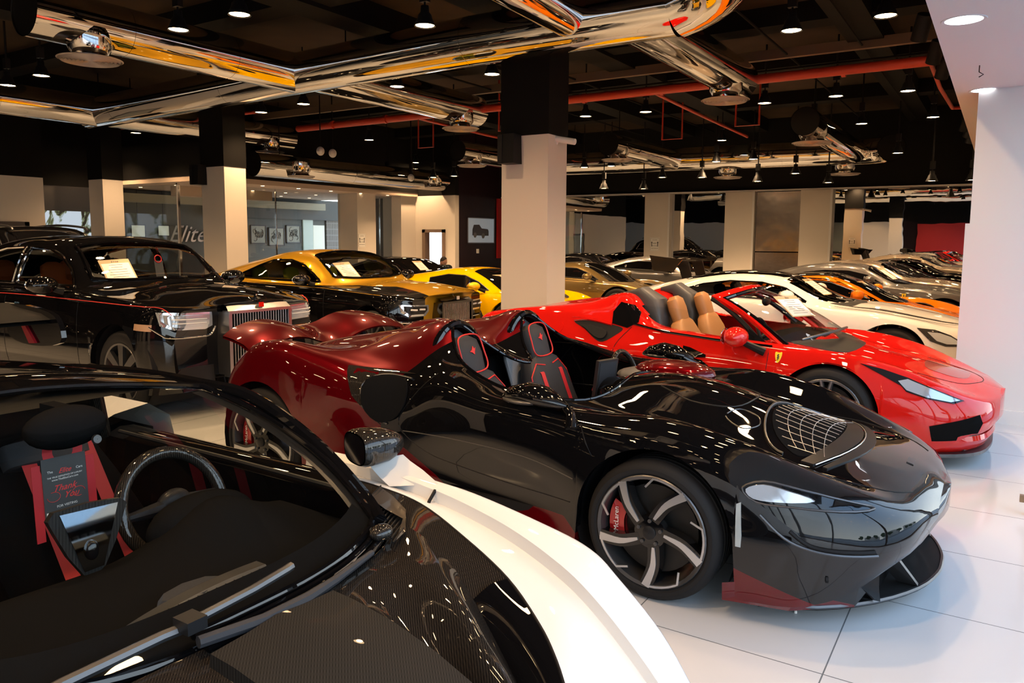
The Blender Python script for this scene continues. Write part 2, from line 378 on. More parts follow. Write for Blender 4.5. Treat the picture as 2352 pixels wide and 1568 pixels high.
def wheel(root, x, y, z, R, rim, wd, style, rimm='gun', face='silver', cal='caliper', side=-1, near=False):
    T = Matrix.Translation((x, y, z)) @ (Matrix.Identity(4) if side < 0 else Matrix.Rotation(pi, 4, 'Z')) @ Matrix.Rotation(pi / 2, 4, 'X')
    # lathe axis is local z -> points to -y (outer face) for side<0
    g = MB(); h = wd
    prof = [(rim - .005, -.012), (rim + .012, .0), (rim + .03, .004), (R - .05, .004), (R - .022, -.006), (R - .006, -.022), (R, -.04)]
    for k in range(4):
        q = -.05 - (h - .1) * (k + .5) / 4; prof += [(R, q + .012), (R - .008, q + .010), (R - .008, q - .002), (R, q - .004)]
    prof += [(R, -h + .04), (R - .02, -h + .01), (R - .06, -h), (rim, -h)]
    g.lathe(prof, T, 56); w = g.build('wheel', 'rubber', root)
    g = MB().lathe([(rim + .002, -.002), (rim - .003, .002), (rim - .018, -.004), (rim - .026, -.03), (rim - .03, -h + .02), (rim, -h)], T, 48)
    g.build('rim', rimm, w)
    MB().lathe([(.06, -.075), (rim * .78, -.075), (rim * .78, -.10), (.06, -.10)], T, 36).build('brake_disc', 'disc', w)
    ca = MB(); A0, A1 = math.radians(150), math.radians(212)
    if side > 0: A0, A1 = pi - A1, pi - A0
    P = [[(r * math.cos(a), r * math.sin(a), zz) for (r, zz) in ((rim * .56, -.05), (rim * .84, -.05), (rim * .86, -.09), (rim * .84, -.13), (rim * .54, -.13), (rim * .54, -.05))] for a in [A0 + (A1 - A0) * q / 8 for q in range(9)]]
    ca.grid([[T @ Vector(p) for p in r] for r in P]); ca.build('brake_caliper', cal, w)
    sp = MB(); fc = MB()
    def flush():
        nonlocal sp, fc
        if near:
            sp.build('spoke', 'black_paint' if style == 'turbine' else rimm, w, True, 30)
            if fc.v: fc.build('spoke_edge', face, w, False)
            sp = MB(); fc = MB()
    def pol(g_, pts, z0, z1): g_.prism(pts, 'z', z0, z1, T)
    def pc(r, a): a = math.radians(a); return (r * rim * math.cos(a), r * rim * math.sin(a))
    def arm(g_, path, w0, w1, z0, z1):
        L_, R_ = [], []
        for i, p in enumerate(path):
            a = Vector(path[max(0, i - 1)]); b = Vector(path[min(len(path) - 1, i + 1)]); d = (b - a).normalized(); nn = Vector((-d.y, d.x)); ww = (w0 + (w1 - w0) * i / (len(path) - 1)) / 2
            L_.append(tuple(Vector(p) + nn * ww)); R_.append(tuple(Vector(p) - nn * ww))
        for i in range(len(path) - 1): pol(g_, [L_[i], R_[i], R_[i + 1], L_[i + 1]], z0, z1)
    if style == 'turbine':
        for k in range(5):
            t = 51 + 72 * k
            pa = curve([pc(.22, t + 22), pc(.34, t + 17), pc(.62, t + 10), pc(.97, t)], 4); arm(sp, pa, .055, .06, -.06, -.003); arm(fc, pa[2:], .012, .038, -.004, .002)
            pass
            arm(fc, [pc(.965, t + q) for q in range(0, 39, 4)] + [pc(.80, t + 46)], .013, .009, -.004, .001); flush()
    elif style == 'star':
        for k in range(5):
            t = 90 + 72 * k
            for d in (-9, 9): arm(sp, [pc(.14, t + d * .6), pc(.55, t + d * .55), pc(.97, t + d)], .034, .028, -.04, -.004); arm(fc, [pc(.3, t + d * .55), pc(.55, t + d * .55), pc(.97, t + d)], .012, .012, -.006, .0); flush()
    elif style == 'wide':
        for k in range(7): arm(sp, [pc(.1, 90 + k * 360 / 7), pc(.5, 90 + k * 360 / 7), pc(.97, 90 + k * 360 / 7)], .05, .085, -.04, -.004); flush()
    else:
        for k in range(10):
            t = 90 + 36 * k; arm(sp, [pc(.14, t), pc(.6, t), pc(.97, t)], .026, .024, -.04, -.004)
    sp.lathe([(.075, -.05), (.075, -.006), (.03, .0), (0.001, .0)], T, 20)
    sp.build('spoke_set', 'black_paint' if style == 'turbine' else rimm, w, True, 30)
    if fc.v: fc.build('spoke_edge', face, w, False)
    MB().lathe([(.031, -.004), (.031, .006), (.026, .009), (.001, .009)], T, 20).build('centre_cap', 'satin', w)
    if style == 'turbine' and near: text('caliper_lettering', 'McLaren', T @ frame((-.70 * rim, .015, -.044), (0, 1, 0), (-1, 0, 0)), .034, 'paper', w)
    b = MB()
    for k in range(5):
        a = 2 * pi * k / 5 + .3; b.lathe([(.009, -.01), (.009, .006), (.001, .006)], T @ Matrix.Translation((.055 * math.cos(a), .055 * math.sin(a), 0)), 8)
    b.build('wheel_bolt', 'gun', w)
    return w
def wheels(C, y, R, rim, wd, style, rimm='gun', face='silver', cal='caliper', Rr=None):
    for i, (xw, zc, rad) in enumerate(C.arches):
        rr = (Rr or R) if i else R
        for sd in (-1, 1): wheel(C.root, xw, sd * y, rr, rr, rim + (rr - R), wd, style, rimm, face, cal, sd, sd < 0 and style != 'multi')
def spine_loft(g, path, n=20, T=None, e=.45):
    """path items: (centre, half width y, half thickness, tilt axis vector) ring = superellipse"""
    P = []
    for c, hw, ht, ax in path:
        c = Vector(c); ax = Vector(ax).normalized(); r = []
        for j in range(n):
            a = 2 * pi * j / n; ca, sa = math.cos(a), math.sin(a)
            r.append(c + Vector((0, 1, 0)) * (hw * math.copysign(abs(ca) ** e, ca)) + ax * (ht * math.copysign(abs(sa) ** e, sa)))
        P.append([tuple(T @ q) if T else tuple(q) for q in r])
    k = len(g.v); g.grid(P, True); g.f += [tuple(k + j for j in range(n)), tuple(k + (len(P) - 1) * n + j for j in range(n - 1, -1, -1))]
    return g
def seat(root, x, y, zc, m, h=.62, pip=None, name='seat', headm=None):
    """x,y cushion rear, zc cushion height; backrest leans back"""
    g = MB(); sx, sz = -math.sin(.35), math.cos(.35); ax = (sz, 0, -sx)
    def B(t, w, th): return ((x + sx * t, y, zc + sz * t), w, th, ax)
    spine_loft(g, [B(-.02, .20, .05), B(.02, .25, .09), B(.2, .27, .085), B(h * .62, .25, .075), B(h * .8, .18, .06), B(h * .86, .09, .05)])
    spine_loft(g, [((x + .5, y, zc - .0), .2, .02, (0, 0, 1)), ((x + .47, y, zc + .0), .25, .07, (0, 0, 1)), ((x + .2, y, zc - .03), .26, .08, (0, 0, 1)), ((x, y, zc - .05), .24, .07, (0, 0, 1))])
    o = g.build(name, m, root)
    g = MB(); spine_loft(g, [B(h * .80, .06, .03), B(h * .84, .12, .055), B(h * 1.0, .13, .06), B(h * 1.12, .115, .055), B(h * 1.17, .06, .03)], e=.6)
    g.build('headrest', headm or m, o); return o
def steering(root, c, R, tilt, m='satin', name='steering_wheel', r=.016, flat=0):
    c = Vector(c); u = Vector((0, 1, 0)); w = Vector((-math.sin(tilt), 0, math.cos(tilt)))
    g = MB(); P = []
    nrm = u.cross(w)
    for i in range(40):
        a = 2 * pi * i / 40; d = u * math.cos(a) + w * math.sin(a) * (1 - flat * (math.sin(a) < 0)); P.append([c + d * R + (d * math.cos(b) + nrm * math.sin(b)) * r for b in [2 * pi * j / 10 for j in range(10)]])
    P.append(P[0]); g.grid(P, True); o = g.build(name, m, root)
    g = MB(); g.tube([c + u * R * .95, c, c - u * R * .95], [.012, .03, .012], 8); g.tube([c, c - w * R * .9], [.03, .014], 8); g.ell(c, (.03, .06, .05)); g.build('spoke_set', 'satin', o); return o
def wing_mirror(C, x, y, z, m, s=1, sc=1.0, foot=None, glassm='chrome'):
    for sd in (-1, 1):
        g = MB(); g.ell((x, sd * y, z), (.085 * sc, .12 * sc, .07 * sc)); foot_ = foot or (x + .05, y - .22, z - .12)
        o = g.build('wing_mirror', m, C.root)
        MB().tube([(foot_[0], sd * foot_[1], foot_[2]), (x + .01, sd * (y - .08), z - .04)], [.03 * sc, .02 * sc], 8).build('mirror_stalk', 'grey_dark', o)
        MB().ell((x - .075 * sc, sd * y, z), (.012, .10 * sc, .058 * sc)).build('mirror_glass', glassm, o)
def price_sheet(loc, ax, ay, w, h, label, group, parent=None):
    T = frame(loc, ax, ay)
    g = MB().box((-w / 2, -h / 2, -.001), (w / 2, h / 2, .001), T).build('price_sheet', 'amber', None, False); tag(g, label, 'price sheet', group)
    MB().box((-w * .45, -h * .46, .001), (w * .45, h * .34, .002), T).build('paper', 'paper', g, False)
    t = MB()
    for k in range(7):
        l = (.22, .18, .3, .28, .33, .25, .3)[k] * w; t.box((-l, h * (.26 - .1 * k), .002), (l, h * (.275 - .1 * k), .0025), T)
    t.build('print', 'ink', g, False)
    text('heading', 'Elite', T @ Matrix.Translation((0, h * .41, .0015)), h * .12, 'ink', g, .4); return g
def interior(C, x0, x1, W, zf, seats, m, wheelpos=None, dashx=None, dashz=.85, seath=.6, headm=None):
    MB().box((x1, -W, zf), (x0, W, zf + .04)).box((x1, -W, zf), (x1 + .04, W, dashz - .1)).build('floor_pan', 'alc', C.root, False)
    for sx, sy, sz in seats: seat(C.root, sx, sy, sz, m, seath, headm=headm)
    if dashx:
        g = MB(); g.grid([[(dashx + a, y, dashz + b) for a, b in ((.35, -.01), (.15, .0), (.0, .0), (-.08, -.05), (-.1, -.3))] for y in [-W + 2 * W * k / 10 for k in range(11)]]); g.build('dashboard', 'alc', C.root)
    if wheelpos: steering(C.root, wheelpos, .18, .4)
def seam(C, pts, how='y', r=.004):
    if how == 'y':
        for h in ('y-', 'y+'): C.cord('panel_gap', pts, h, 'grey_dark', r, -.001, n=4)
    else: C.cord('panel_gap', pts, how, 'grey_dark', r, -.001, n=4)
def shield(C, x, z, s, parent=None, how='y-'):
    p = curve([(-.9, 1.0), (0, .9), (.9, 1.0), (.85, .1), (.5, -.65), (0, -1.1), (-.5, -.65), (-.85, .1)], 3, True)
    o = C.patch('badge', [(x + a * s * .72, z + b * s) for a, b in p], how, 'yel', off=.006, res=.03, label='yellow shield badge')
    h = [(-.35, -.7), (-.1, -.45), (-.3, -.1), (-.15, .2), (-.35, .45), (-.1, .75), (.15, .8), (.3, .55), (.15, .5), (.2, .2), (.5, .3), (.3, .05), (.25, -.2), (.45, -.3), (.2, -.4), (.1, -.3), (.0, -.75)]
    C.patch('emblem', [(x + a * s * .7, z + b * s * .8) for a, b in h], how, 'ink', off=.010, res=.03, thick=0, parent=o)
# ---------------------------------------------------------------- the room
def floor_mat():
    m = mat('floor_tile', (.60, .60, .60), .10, spec=.6); N, L = nodes(m); X = xyz(m)
    def ln(c, off): 
        f = math_n(N, L, 'FRACT', math_n(N, L, 'MULTIPLY_ADD', c, 1.25, off)); a = math_n(N, L, 'ABSOLUTE', math_n(N, L, 'SUBTRACT', f, .5)); return math_n(N, L, 'LESS_THAN', a, .0035)
    k = math_n(N, L, 'MAXIMUM', ln(X[0], .48 * 1.25 + .5), ln(X[1], -2.96 * 1.25 + .5 + 5))
    n = N.new('ShaderNodeTexNoise'); n.inputs['Scale'].default_value = 1.2
    c0 = N.new('ShaderNodeMixRGB'); c0.inputs[1].default_value = (.63, .64, .65, 1); c0.inputs[2].default_value = (.55, .555, .565, 1); L.new(n.outputs[0], c0.inputs[0])
    mixcol(m, k, c0.outputs[0], (.16, .17, .18)); return m
floor_mat()
wallw = mat('wall_white', (.72, .70, .68), .6); colm = mat('column_cream', (.66, .60, .53), .55); black = mat('ceiling_black', (.007, .0068, .0068), .7, spec=.06)
slab = mat('slab_brown', (.055, .035, .021), .8, spec=.1, noise=(.9, (.006, .005, .005)))
mirror = mat('mirror', (.78, .77, .74), .0, 1, bump=(1.3, .05, .02))
offw = mat('office_wall', (.16, .17, .15), .6, noise=(.5, (.10, .11, .10))); offc = mat('office_ceiling', (.55, .43, .33), .7); redw = mat('red_wall', (.38, .006, .008), .6)
maroon = mat('dark_wall', (.014, .007, .009), .5, spec=.1); emw = lambda n, c, s: mat(n, c, .5, emit=c, es=s)
def st(name, a, b, m): return tag(box(name, a, b, m), kind='structure')
st('floor', (-30, -14, -.2), (1.25, 22.6, 0), _mats['floor_tile'])
st('ceiling', (-30, -14, 5.0), (1.25, 22.6, 5.2), slab)
g = MB()
for y in (-9, -4.6, -.2, 4.2, 7.2, 11.6, 14.4, 18.2): g.box((-30, y, 4.72), (-.46, y + .42, 5.0))
for x in (-27, -22, -17.4, -12, -8.3, -6.2, -2.2, -.9): g.box((x, -14, 4.66), (x + .5, 22.2, 5.0))
tag(g.build('ceiling', black, None, False), kind='structure')
st('ceiling', (-30, 12.9, 4.55), (-.46, 13.0, 4.7), mat('conduit_tray', (.13, .09, .06), .7))
st('wall_right', (-.31, 8.15, 0), (1.05, 9.4, 1.81), wallw); st('wall_right', (-.275, 8.16, 1.81), (1.05, 9.35, 5.0), wallw)
st('baseboard_right', (-.33, 8.12, 0), (1.05, 8.15, .13), wallw)
# soffit beside the shopfront
st('ceiling', (-.46, -14, 3.0), (.12, 22, 5.0), wallw); st('ceiling', (.12, -14, 3.22), (1.25, 22, 5.0), wallw)
st('wall_front', (1.05, 9.4, 0), (1.25, 22.6, 5), wallw)
st('wall_behind', (-30, -14.2, 3), (1.2, -14, 5), black); st('wall_behind', (-30, -14.2, 0), (-6.5, -14, 3), colm); st('wall_behind', (-6.5, -14.2, 0), (1.2, -14, 3), maroon); st('wall_behind', (-12, -14.0, 0), (-9.5, -13.95, 3), offw)
tag(box('wall_behind', (-5, -13.99, .4), (-1, -13.9, 2.9), redw), kind='structure')
st('wall_back', (-14.5, 22.0, 3.04), (-.4, 22.5, 5.0), black); st('wall_back', (-14.5, 22.1, 0), (1.1, 22.5, 3.04), black)
st('wall_left', (-30, -14, 0), (-29.8, 22.6, 5), maroon)
for a, b in ((-14.5, -9.26), (-8.45, -6.8), (-3.91, 1.05)):
    tag(box('wall_mirror', (a, 22.06, 0), (b, 22.1, 3.03), mirror), kind='structure')
for a, b in ((-9.26, -8.45), (-6.8, -5.96), (-4.73, -3.91)):
    st('wall_back', (a, 21.9, 0), (b, 22.1, 3.03), colm); st('trim_1', (b - .06, 21.87, 0), (b, 21.91, 3.03), wallw)
st('trim_2', (-14.5, 21.9, 3.02), (1.05, 22.0, 3.06), wallw)
t = tag(box('steel_panel', (-5.94, 22.0, 1.35), (-4.75, 22.06, 3.0), M['steelp']), 'tall brushed steel wall panel between the two cream pilasters of the back wall', 'wall panel')
tag(box('steel_panel', (-5.94, 22.0, .2), (-4.75, 22.07, 1.32), mat('steel_panel_dark', (.26, .22, .20), .2, 1, bump=(3, .4, .03))), 'dark brushed steel panel low under the taller steel panel on the back wall', 'wall panel')
def column(x0, y0, x1, y1, name='wall_column', zt=3.0):
    st(name, (x0, y0, 0), (x1, y1, zt), colm); st(name, (x0 - .01, y0 - .01, zt), (x1 + .01, y1 + .01, 5.0), black)
column(-5.76, 8.71, -5.04, 9.21); column(-13.35, 9.5, -12.65, 10.0); column(-18.7, 10.2, -18.1, 10.7); column(-17.1, 16.85, -16.3, 17.65, zt=2.98)
column(-5.7, -6, -5.0, -5.5); column(-13.3, -6, -12.6, -5.5)
# left wall with picture, panel with a painted wavy reflection
st('wall_left', (-19.4, 2, 0), (-19.0, 9.3, 3.0), colm); st('wall_left', (-19.4, 2, 3.0), (-19.0, 9.3, 5.0), black)
st('wall_left', (-20.3, 9.3, 0), (-20.1, 11.4, 5.0), black)
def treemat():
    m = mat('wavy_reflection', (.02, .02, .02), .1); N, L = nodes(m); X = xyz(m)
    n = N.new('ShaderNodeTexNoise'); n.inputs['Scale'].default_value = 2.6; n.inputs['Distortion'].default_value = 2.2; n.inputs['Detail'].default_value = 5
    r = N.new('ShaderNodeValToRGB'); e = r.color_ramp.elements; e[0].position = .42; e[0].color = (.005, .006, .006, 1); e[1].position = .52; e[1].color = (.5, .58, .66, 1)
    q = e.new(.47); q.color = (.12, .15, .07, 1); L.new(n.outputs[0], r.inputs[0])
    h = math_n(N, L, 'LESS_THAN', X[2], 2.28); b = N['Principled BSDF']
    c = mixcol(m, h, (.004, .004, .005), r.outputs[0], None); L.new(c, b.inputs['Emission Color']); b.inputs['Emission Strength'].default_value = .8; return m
tag(box('painted_reflection_1', (-20.1, 9.75, .9), (-20.02, 11.0, 2.9), treemat()), kind='structure')  # glowing noise imitates outdoor trees mirrored in polished steel; not a window
def pic(name, x, y0, y1, z0, z1, m, fm, label, cat, group=None, fw_=.03):
    e = empty(name, (x, (y0 + y1) / 2, (z0 + z1) / 2), 0, label, cat, group); h, w = (z1 - z0) / 2, (y1 - y0) / 2
    g = MB(); g.box((0, -w, -h), (.03, -w + fw_, h)).box((0, w - fw_, -h), (.03, w, h)).box((0, -w, h - fw_), (.03, w, h)).box((0, -w, -h), (.03, w, -h + fw_)); g.build('frame', fm, e, False)
    if cat == 'screen': MB().tube([(.01, 0, h), (.01, 0, 2.98 - (z0 + z1) / 2)], .01, 6).build('hanger_rod', fm, e)
    MB().box((0, -w + fw_ * .8, -h + fw_ * .8), (.015, w - fw_ * .8, h - fw_ * .8)).build('picture', m, e, False); return e
FR = mat('frame_dark', (.05, .045, .05), .4)
pic('wall_picture', -18.99, 7.4, 8.93, .9, 1.97, mat('grey_print', (.32, .34, .33), .6, noise=(3, (.2, .22, .22))), FR, 'large grey framed picture on the cream wall at the far left', 'picture', fw_=.1)
# glazed office
st('ceiling', (-29, 11.4, 2.98), (-16.0, 19.6, 3.1), offc); st('wall_office', (-29, 11.38, 3.1), (-15.98, 19.6, 5.0), black)
st('wall_office', (-21.3, 11.0, 0), (-21.05, 22, 3.0), offw); st('wall_office', (-21.04, 15.2, 2.28), (-20.8, 22, 2.98), mat('bulkhead_dark', (.07, .075, .07), .6))
st('trim_3', (-21.0, 12, 2.62), (-20.5, 19.6, 2.85), mat('office_beam', (.38, .36, .26), .6)); st('trim_3', (-18.6, 12.3, 2.72), (-18.2, 15.3, 2.98), offc)
def pane(name, a, b): return tag(box(name, a, b, M['glass']), kind='structure')
pane('window_2', (-17.02, 12.1, 0), (-17.0, 14.4, 2.98)); pane('window_2', (-17.02, 14.42, 0), (-17.0, 16.84, 2.98)); pane('window_3', (-17.02, 17.66, 0), (-17.0, 19.3, 2.98)); pane('window_4', (-20.1, 11.44, 0), (-17.05, 11.46, 2.92))
tag(MB().box((-17.06, 11.42, 0), (-17.0, 11.48, 2.95)).box((-17.03, 14.4, 0), (-16.99, 14.42, 2.98)).box((-17.03, 18.6, 0), (-16.99, 18.62, 2.98)).build('window_2', 'chrome', None, False), kind='structure')
st('wall_office', (-17.5, 19.3, 0), (-15.8, 19.5, 3.0), colm); st('wall_office', (-14.88, 19.3, 0), (-14.5, 19.5, 3.0), colm); st('wall_office', (-15.8, 19.3, 1.94), (-14.88, 19.5, 3.0), colm)
st('wall_office', (-16, 19.3, 3.0), (-14.5, 19.5, 5.0), black)
st('wall_office', (-16.5, 18.6, 0), (-16.1, 19.3, 2.98), colm)
DF = mat('door_frame_taupe', (.17, .115, .085), .5)
tag(MB().box((-15.8, 19.26, 0), (-15.68, 19.5, 1.94)).box((-15.0, 19.26, 0), (-14.88, 19.5, 1.94)).box((-15.8, 19.26, 1.84), (-14.88, 19.5, 1.94)).build('door_1', DF, None, False), kind='structure')
st('wall_office', (-16.5, 21.5, 0), (-14.6, 21.6, 3), DF); tag(box('window_5', (-15.95, 21.3, 1.42), (-15.62, 21.34, 1.95), mat('lit_pane', (.12, .08, .05), .6, emit=(.6, .40, .22), es=.55)), kind='structure')
st('wall_office', (-18.6, 19.5, 0), (-17.3, 19.6, 2.98), mat('grey_cupboard', (.09, .08, .07), .5))
st('wall_left', (-14.7, 19.5, 0), (-14.5, 22.0, 5.0), maroon); tag(box('wall_left', (-14.5, 21.62, 1.0), (-14.44, 22.0, 3.0), redw), kind='structure')
for k, (y0, y1, z0, z1) in enumerate(((16.74, 17.38, 1.44, 2.06), (17.48, 18.16, 1.37, 1.99), (18.24, 18.89, 1.46, 2.08))):
    e = pic('calligraphy_picture', -21.04, y0, y1, z0, z1, mat('parchment', (.42, .42, .34), .6), FR, ('leftmost', 'middle, lowest hung', 'rightmost')[k] + ' of three framed calligraphy pictures on the office wall', 'picture', 'calligraphy pictures in the glazed office')
    g = MB(); w = (y1 - y0) / 2; rr = random.Random(k + 3)
    for q in range(9):
        a = rr.uniform(0, 6.28); c = (rr.uniform(-.5, .5) * w, rr.uniform(-.4, .45) * w); r = rr.uniform(.1, .28) * w
        g.tube([(.02, c[0] + r * math.cos(a + t * .5), c[1] + r * 1.2 * math.sin(a + t * .5)) for t in range(8)], .007, 5)
    for q in range(5): yy = (-.4 + q * .2) * w; g.tube([(.02, yy, -.25 * w), (.02, yy + .03, (.2 + .3 * rr.random()) * w)], .007, 5)
    g.build('calligraphy', 'ink', e)
for k, (y0, y1, z0, z1) in enumerate(((12.54, 13.0, 1.62, 2.0), (13.36, 13.76, 1.66, 2.0))):
    pic('display_screen', -20.95, y0, y1, z0, z1, emw('screen_glow%d' % k, (.5, .52, .42), .45), FR, ('left one, larger and brighter', 'right one, smaller')[k] + ' of two lit display screens hung in the glazed office', 'screen')
T = frame((-21.0, 14.35, 1.72), (0, 1, 0), (0, 0, 1)); e = text('office_lettering', 'Elite', T, .72, M['chrome'], None, .45, .02); tag(e, 'shining cursive metal lettering on the dark grey office wall', 'wall lettering')
_mats['office_wall']
def bookmat():
    m = mat('book_paper', (.3, .27, .22), .7); N, L = nodes(m); X = xyz(m)
    a = math_n(N, L, 'GREATER_THAN', math_n(N, L, 'FRACT', math_n(N, L, 'MULTIPLY', X[1], 22.)), .45); b = math_n(N, L, 'LESS_THAN', math_n(N, L, 'FRACT', math_n(N, L, 'MULTIPLY', X[2], 4.6)), .12)
    c = mixcol(m, a, (.10, .09, .08), (.34, .31, .27), None); mixcol(m, b, c, (.34, .33, .3)); return m
tag(box('bookshelf_wallpaper', (-21.04, 20.1, .2), (-21.0, 20.95, 2.45), bookmat()), 'grey wall covering printed with rows of book spines in the office', 'wall covering')
tag(box('painted_reflection_2', (-21.04, 19.0, 1.2), (-21.0, 19.45, 2.3), emw('reflection_glow', (.40, .48, .44), .45)), kind='structure'); tag(box('painted_reflection_3', (-21.04, 19.47, .6), (-21.0, 20.0, 2.1), emw('reflection_glow2', (.6, .62, .55), .6)), kind='structure')  # glowing panes stand in for the shopfront's reflection; no windows in this wall
pic('television', -14.49, 19.92, 21.46, 1.5, 2.34, mat('tv_grey', (.16, .17, .18), .4, emit=(.16, .18, .19), es=.6), FR, 'wall television showing a dark sport utility vehicle on the maroon wall', 'television')
tv = [o for o in bpy.data.objects if o.name == 'television'][0]
g = MB(); g.prism([(-.5, -.16), (-.5, .03), (-.42, .18), (-.12, .19), (.02, .07), (.38, .05), (.42, -.02), (.42, -.17)], 'x', .018, .022); g.build('screen_car', mat('screen_car', (.02, .016, .022), .5), tv, False)
g = MB().lathe([(.001, 0), (.085, 0)], Matrix.Translation((.025, -.36, -.15)) @ Matrix.Rotation(pi / 2, 4, 'Y'), 20).lathe([(.001, 0), (.09, 0)], Matrix.Translation((.025, .1, -.17)) @ Matrix.Rotation(pi / 2, 4, 'Y'), 20); g.build('screen_car_wheel', mat('screen_wheel', (.09, .09, .1), .5), tv, False)
tag(box('wall_switch', (-14.5, 20.45, 1.18), (-14.47, 20.56, 1.32), M['paper']), 'small white switch plate on the maroon wall under the television', 'switch')
def sign(loc, ax, label):
    T = frame(loc, ax, (0, 0, 1)); g = MB().box((-.15, -.2, 0), (.15, .2, .006), T).build('distance_sign', 'paper', None, False); tag(g, label, 'notice')
    m = MB().box((-.14, .18, .006), (.14, .185, .007), T).box((-.14, -.185, .006), (.14, -.18, .007), T).box((-.14, -.18, .006), (-.135, .18, .007), T).box((.135, -.18, .006), (.14, .18, .007), T)
    for sx in (-1, 1): m.box((sx * .095 - .012, -.07, .006), (sx * .095 + .012, .04, .007), T).prism([(sx * .095 - .03, .04), (sx * .095 + .03, .04), (sx * .095, .085)], 'z', .006, .007, T)
    m.build('border', 'ink', g, False)
    for k, s in enumerate(('CAUTION', 'KEEP', 'SOCIAL', 'DISTANCE')): text('sign_line', s, T @ Matrix.Translation((0, .13 - .075 * k - (.03 if k else 0), .007)), .05 if k else .035, 'ink', g)
sign((-16.29, 17.02, 1.58), (0, 1, 0), 'white distancing notice on the cream column beside the glazed office')
sign((-4.3 - 4.6, 21.88, 1.52), (1, 0, 0), 'white distancing notice on the first cream pilaster of the mirrored wall')
sign((-5.4, 9.22, 1.6), (-1, 0, 0), 'white distancing notice on the far side of the nearest column, seen in the mirror')
# shopfront glazing and outdoors
g = MB()
for y in (-14, -10.5, -7, -3.5, .0, 3.2, 5.7, 8.1, 9.4): g.box((1.06, y - .04, 0), (1.16, y + .04, 3.22))
g.box((1.06, -14, 3.14), (1.16, 9.4, 3.22)).box((1.06, -14, 0), (1.16, 9.4, .06)); tag(g.build('window_8', mat('mullion_grey', (.2, .2, .2), .4, .7), None, False), kind='structure')
pane('window_8', (1.10, -14, .06), (1.11, 9.4, 3.14))
st('ground', (1.25, -60, -.3), (70, 70, -.06), mat('asphalt', (.34, .34, .34), .8, noise=(.4, (.42, .42, .42))))
st('ground', (9, -60, -.06), (15, 70, -.05), mat('road', (.10, .10, .11), .8)); st('ground', (16, -60, -.06), (19, 70, .06), mat('kerb', (.42, .41, .38), .8))
lf = mat('tree_leaves', (.06, .11, .03), .8, noise=(2.5, (.02, .045, .012)))
for i in range(9):
    y = -22 + i * 6.5 + random.uniform(-1, 1); x = 30 + random.uniform(0, 6); e = empty('street_tree', (x, y, -.06), 0, 'leafy street tree across the road outside the shopfront', 'tree', 'street trees outside the shopfront')
    MB().tube([(0, 0, 0), (.1, 0, 2.2)], [.2, .14]).build('trunk', mat('bark', (.1, .07, .05), .9), e)
    g = MB()
    for q in range(9): a = random.uniform(0, 6.3); r = random.uniform(0, 1.4); s_ = random.uniform(.9, 1.6); g.ell((r * math.cos(a), r * math.sin(a), 3 + random.uniform(-.6, 1.4)), (s_, s_, s_ * .8), None, 10, 7)
    g.build('foliage', lf, e)
for i in range(3): st('building', (46, -30 + i * 26, -.06), (56, -12 + i * 26, 5 + 2 * i), mat('far_wall', (.6, .57, .52), .8))
# blurred brass door edge at the right
e = empty('glass_door', (.235, 5.1, 0), 0, 'glass entrance door with a brass edge standing open at the right', 'door')
MB().box((-.03, .35, 0), (.0, .38, 2.4)).build('frame', mat('brass_frame', (.42, .24, .14), .35, .6), e, False); MB().box((-.02, .38, .02), (-.01, 1.2, 2.4)).build('glass_panel', 'glass', e, False)
MB().box((-.07, .33, .60), (-.02, .37, .66)).box((-.06, .33, .08), (-.02, .37, .12)).build('latch', mat('brass', (.3, .2, .12), .3, .8), e, False)
# ---------------------------------------------------------------- ceiling services
def ring_end(g, c, ax, r, t=.012): pass
def duct(name, pts, r, label, group, ends=True, seams=(), diffs=(), n=40):
    e = empty(name, tuple(pts[0]), 0, label, 'air duct', group); o = Vector(pts[0]); P = [Vector(p) - o for p in pts]
    MB().tube(P, r, n, False).build('duct_shell', 'duct', e)
    if ends:
        for a, b in ((P[0], P[1]), (P[-1], P[-2])):
            d = (a - b).normalized(); MB().tube([a - d * .03, a - d * .02], r * .985, n, True).build('end_cap', black, e)
    for k in seams:
        q = k * (len(P) - 1); i = min(int(q), len(P) - 2); a = P[i].lerp(P[i + 1], q - i); d = (P[i + 1] - P[i]).normalized(); MB().tube([a - d * .008, a + d * .008], r + .004, n, False).build('seam_band', 'duct', e)
    for p in diffs:
        c = Vector(p) - o; q = MB(); T = Matrix.Translation(c)
        q.lathe([(.25, .34), (.25, .12), (.20, .05), (.24, .0)], T, 28); f = q.build('diffuser_neck', 'duct', e)
        q = MB()
        for i in range(7): q.lathe([(.05 + .042 * i, -.015), (.068 + .042 * i, -.04), (.082 + .042 * i, -.012)], T, 36)
        q.lathe([(.001, -.002), (.35, -.002), (.365, -.012), (.35, -.02)], T, 32); q.build('diffuser', mat('diffuser_grey', (.40, .34, .30), .4, .4), e)
    MB().tube([P[0] + (P[1] - P[0]) * .3, P[0] + (P[1] - P[0]) * .3 + Vector((0, 0, 4.98 - o.z))], .012, 6).build('hanger_rod', black, e)
    return e
DG = 'polished round air ducts under the black ceiling'; Z0 = 4.2
duct('air_duct', [(-16.3, 9.0, Z0), (-15, 8.93, Z0), (-12, 8.75, Z0), (-9, 8.5, Z0), (-6, 8.35, Z0), (-3.2, 8.35, Z0)], .31, 'longest polished main air duct running across under the black ceiling', DG, seams=(.2, .45, .8))
duct('air_duct', [(-3.2, 8.36, Z0)] + [(-3.2 + .75 * math.sin(a), 8.36 - .75 * (1 - math.cos(a)), Z0 + .15 * a) for a in (.25, .5, .75, 1.0, 1.25, 1.5)] + [(-2.4, 6.2, 4.45)], .322, 'polished duct elbow at the right end of the main duct', DG, seams=())
